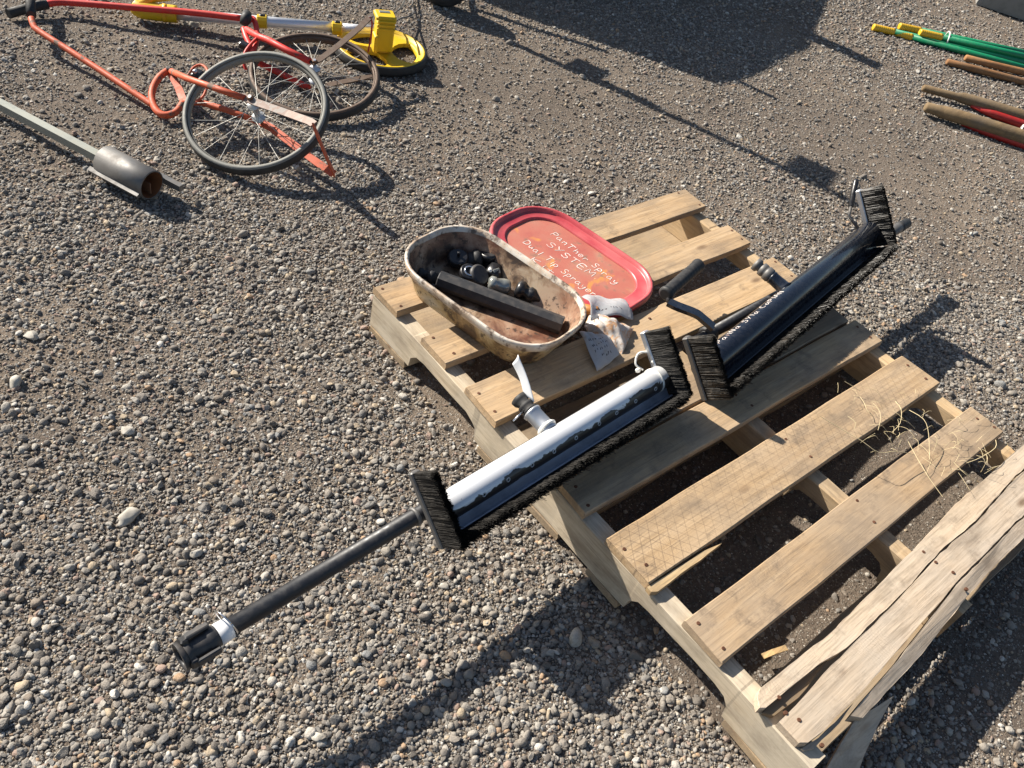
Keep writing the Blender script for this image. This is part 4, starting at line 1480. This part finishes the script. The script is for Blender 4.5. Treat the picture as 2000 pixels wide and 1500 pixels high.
def green_pole(label, a, j, b, z):
    A_, J, B_ = U(a[0], a[1], z), U(j[0], j[1], z), U(b[0], b[1], z)
    d = (B_ - A_).normalized()
    L = (B_ - A_).length + .35
    t = thing('pole', label, 'pole', A_ - Vector((0, 0, z)), None, 'green poles with yellow ends')
    jl = (J - A_).length
    obj('shaft', MB().tube([A_ + d * (jl - .01), A_ + d * L], .0148, 14), 'green_fibre', t)
    prof = [(0, .0115), (.001, .0158)]
    x = .006
    while x < jl - .02:
        prof += [(x, .0165), (x + .004, .0165), (x + .006, .0157)]
        x += .010
    prof += [(jl - .01, .0167), (jl, .0167)]
    obj('end_sleeve', MB().lathe(A_, d, prof, 16), 'yellow_cap', t)
    return t


green_pole('green pole whose yellow end reaches farthest left of the tied bundle', (1705, 53), (1746, 63), (2000, 122), .016)
green_pole('green pole with a yellow end at the upper back of the tied bundle', (1756, 51), (1797, 60), (2000, 103), .017)
green_pole('green pole resting on top of the tied bundle with a short yellow end', (1796, 63), (1838, 72), (2000, 110), .040)
green_pole('green pole lying low at the front of the tied bundle', (1722, 57), (1780, 72), (2010, 135), .013)
ct = U(1846, 80, .02)
cd_ = (U(2000, 115, .02) - U(1800, 68, .02)).normalized()
cs_ = Vector((-cd_.y, cd_.x, 0))
tag(obj('cable_tie', MB().tube(smooth_path([ct + cs_ * .046 * math.cos(t) + cd_ * .012 * math.cos(t) + Vector((0, 0, .034 * math.sin(t) + .008)) for t in [k2 * 2 * PI / 12 for k2 in range(12)]], 3, True), .0035, 6), 'white_nylon'), 'white cable tie wrapped round the bundle of green poles', 'cable tie')


def rod(name, label, cat, pts, rad, mat, group, extra=.4):
    P_ = [U(a, b, z) for a, b, z in pts]
    P_.append(P_[-1] + (P_[-1] - P_[-2]).normalized() * extra)
    d0 = (P_[1] - P_[0]).normalized()
    P_ = [P_[0] - d0 * .004, P_[0]] + P_[1:]
    rr_ = [rad[0] * .6] + [rad[min(i, len(rad) - 1)] for i in range(len(P_) - 1)]
    return tag(obj(name, MB().tube(P_, rr_, 14), mat), label, cat, group)


rod('wooden_rod', 'front one of two reddish brown wooden rods below the green poles', 'rod', [(1850, 121, .017), (1900, 134, .016), (2000, 160, .016)], [.0145, .016], 'rod_wood', 'brown wooden rods')
rod('wooden_rod', 'back one of two reddish brown wooden rods below the green poles', 'rod', [(1886, 113, .017), (1940, 127, .016), (2000, 141, .016)], [.0150, .016], 'rod_wood', 'brown wooden rods')
for label, pts, rad, redpts in (
        ('weathered wooden tool handle with the thin tapered end', [(1804, 172, .03), (1868, 189, .030), (1880, 191, .032), (1930, 206, .036), (2000, 228, .038)], [.0125, .0135, .0185, .020, .021], [(1896, 206, .018), (1940, 222, .018), (2000, 243, .016)]),
        ('thick weathered wooden tool handle nearest the pallet', [(1809, 209, .028), (1830, 215, .028), (1842, 219, .030), (1900, 236, .034), (2000, 268, .036)], [.0165, .0175, .021, .022, .023], [(1878, 241, .012), (1930, 258, .012), (2000, 282, .010)])):
    P_ = [U(a, b, z) for a, b, z in pts]
    t = thing('tool_handle', label, 'tool handle', U(pts[0][0], pts[0][1], 0), None, 'wooden tool handles with red sockets')
    P2 = P_ + [P_[-1] + (P_[-1] - P_[-2]).normalized() * .45]
    d0 = (P_[1] - P_[0]).normalized()
    obj('grip', MB().tube([P2[0] - d0 * .006] + P2, [q * 1.2 for q in [rad[0] * .6] + rad + [rad[-1]]], 16), 'handle_wood', t)
    R_ = [U(a, b, z) for a, b, z in redpts]
    R_ += [R_[-1] + (R_[-1] - R_[-2]).normalized() * .45]
    obj('red_socket', MB().tube(R_, [.008, .018, .021, .021], 12), 'red_fibre', t)
ct = U(1988, 262, .03)
cd_ = (U(2000, 268, .03) - U(1900, 236, .03)).normalized()
cs_ = Vector((-cd_.y, cd_.x, 0))
tag(obj('cable_tie', MB().tube(smooth_path([ct + cs_ * .034 * math.cos(t) + cd_ * .01 * math.cos(t) + Vector((0, 0, .034 * math.sin(t) + .004)) for t in [k2 * 2 * PI / 12 for k2 in range(12)]], 3, True), .0035, 6), 'white_nylon'), 'white cable tie round the thick wooden tool handle', 'cable tie')

# concrete footing at the frame's upper right corner
cbp = [U(1906, 8), U(1940, 16), U(2010, 42), U(2140, 88)]
e1 = (cbp[3] - cbp[0]).normalized()
e2 = Vector((-e1.y, e1.x, 0))
cb = MB()
pl = [cbp[0], cbp[0] + e1 * 1.4, cbp[0] + e1 * 1.4 + e2 * .5, cbp[0] + e2 * .5]
cb.rings([[Vector((p.x, p.y, z)) + ((Vector(pl[0]) + Vector(pl[2])) / 2 - p) * k2 for p in pl] for z, k2 in ((0, .0), (.015, .0), (.20, .05), (.215, .08))], True, True, True, False)
tag(obj('concrete_block', cb, 'concrete'), 'dark shaded concrete block at the upper right corner', 'block')

# ================================================================== TRAILER (throws the large shadow)
tr = thing('equipment_cart', 'parked equipment cart with one small black tyre showing at the top edge', 'cart', U(868, 16, 0))
SH = Vector((.48, -1.42, 0))
HT = .86
bed = [U(*p) - SH * HT for p in ((972, 12), (1120, 62), (1407, 166), (1464, 147), (1578, 90), (1620, 2))]
bed = [Vector((p.x, p.y, HT)) for p in bed]
bed += [bed[-1] + Vector((.9, 1.0, 0)), bed[0] + Vector((.6, 1.5, 0))]
obj('bed', MB().prism([p - Vector((0, 0, .34)) for p in bed], (0, 0, .34)), 'trailer_paint', tr)
for (p, ln) in (((1705, 124), .30), ((1502, 184), .16)):
    q = U(*p) - SH * (HT - .10)
    q = Vector((q.x, q.y, HT - .10))
    obj('side_rail', MB().tube([q, q + Vector((-.10 - ln * .2, .30 + ln, 0))], 1, flat=(.09 if ln > .2 else .025, .05, (0, 0, 1))), 'trailer_paint', tr)
tc = U(868, 15, 0)
tdir = Vector((-.55, -.83, 0)).normalized()
tr_r = .098
wp = [(-.026, .055), (-.030, .072), (-.027, .090), (-.016, tr_r), (.016, tr_r), (.027, .090), (.030, .072), (.026, .055)]
whl = obj('tyre', MB().lathe(tc + Vector((.01, .03, tr_r - .004)), tdir, wp, 48, False), 'tyre_black', tr)
obj('tyre_ring', MB().lathe(tc + Vector((.01, .03, tr_r - .004)), tdir, [(.0285, .066), (.0320, .067), (.0320, .071), (.0290, .073)], 48, False), 'tyre_black', whl)
obj('wheel_disc', MB().lathe(tc + Vector((.01, .03, tr_r - .004)), tdir, [(-.02, .055), (.02, .055), (.024, .03), (.03, .025), (.03, .01)], 24), 'steel_dull', whl)
ax = tc + Vector((.01, .03, tr_r))
obj('axle', MB().tube([ax, ax - tdir * 1.1], .010, 10), 'steel_dull', tr)
obj('axle_strut', MB().tube([ax - tdir * .12, ax - tdir * .12 + Vector((.1, .2, .45))], .014, 8), 'steel_dull', tr)
obj('second_tyre', MB().lathe(tc + Vector((.01, .03, tr_r - .004)) - tdir * 1.1, tdir, wp, 40, False), 'tyre_black', tr)
# upright marker post beside it, its shadow is the long line with two blades
pb = U(1660, 390) - SH * 1.32
pb.z = 0
post = thing('marker_post', 'tall slim steel post beside the cart with two flat blades', 'post', pb)
obj('shaft', MB().tube([pb, pb + Vector((0, 0, 1.35))], .017, 12), 'steel_dull', post)
obj('foot', MB().lathe(pb, (0, 0, 1), [(0, .07), (.010, .07), (.014, .03), (.04, .024)], 20), 'steel_dull', post)
for (p, hw, hh, sg) in (((1150, 120), .055, .05, 1), ((1598, 305), .075, .055, 1), ((1215, 178), .012, .09, 1)):
    g = U(*p)
    h = (g - pb).length / SH.length
    perp = Vector((SH.y, -SH.x, 0)).normalized() * -1
    obj('blade', MB().box(pb + Vector((0, 0, h)) + perp * (hw + .012) * sg, perp, Vector((perp.y, -perp.x, 0)), (0, 0, 1), hw * 2, .006, hh * 2, .002), 'steel_dull', post)

# ================================================================== SMALL THINGS
gs = MB()
zoom5 = lambda x, y: (1500 + x * .28, 680 + y * .28)
LINES = [[(370, 480, .20), (510, 560, .19), (660, 645, .185), (780, 730, .175), (910, 720, .165), (1030, 750, .15)],
         [(970, 650, .16), (1040, 760, .155), (1130, 910, .15), (1230, 1040, .14)],
         [(980, 430, .16), (1080, 490, .17), (1120, 600, .16), (1135, 770, .14)],
         [(1290, 800, .14), (1380, 880, .135), (1470, 930, .12)],
         [(1590, 640, .14), (1590, 700, .15), (1500, 770, .15), (1380, 800, .14)],
         [(560, 480, .15), (605, 520, .15), (600, 575, .14)],
         [(640, 340, .15), (670, 380, .15), (690, 440, .145), (730, 470, .14)],
         [(720, 370, .16), (760, 420, .16), (790, 480, .155), (765, 580, .14)],
         [(890, 370, .15), (930, 430, .16), (920, 520, .15), (880, 590, .13)],
         [(535, 235, .15), (590, 265, .145), (640, 290, .14)]]
for ln in LINES:
    P_ = [U(*zoom5(x, y), z) for x, y, z in ln]
    gs.tube(smooth_path([p + Vector((random.gauss(0, .002), random.gauss(0, .002), 0)) for p in P_], 3), .0007, 4, False)
for q in range(70):
    cx, cy = random.choice([(900, 560), (1300, 760), (760, 420), (1250, 640), (1450, 700), (1000, 640)])
    p = zoom5(cx + random.gauss(0, 140), cy + random.gauss(0, 110))
    z = ZT + random.uniform(.003, .02)
    a = U(p[0], p[1], z)
    d = Vector((random.gauss(0, 1), random.gauss(0, 1), random.gauss(0, .25))).normalized() * random.uniform(.015, .05)
    gs.tube(smooth_path([a, a + d * .5 + Vector((0, 0, random.uniform(0, .012))), a + d], 4), .0004, 3, False)
tag(obj('dry_grass', gs, 'straw'), 'pale dry grass stalks caught on the near right end of the pallet', 'dry grass', None, 'stuff')
sa, sb_ = U(1490, 1282, .012), U(1536, 1265, .014)
tag(obj('wood_chip', MB().tube([sa, sa.lerp(sb_, .4) + Vector((0, 0, .003)), sb_], 1, flat=(.010, .003, (0, 0, 1))), 'fresh_wood'), 'pale yellow wood chip on the dirt between the last pallet boards', 'wood chip')
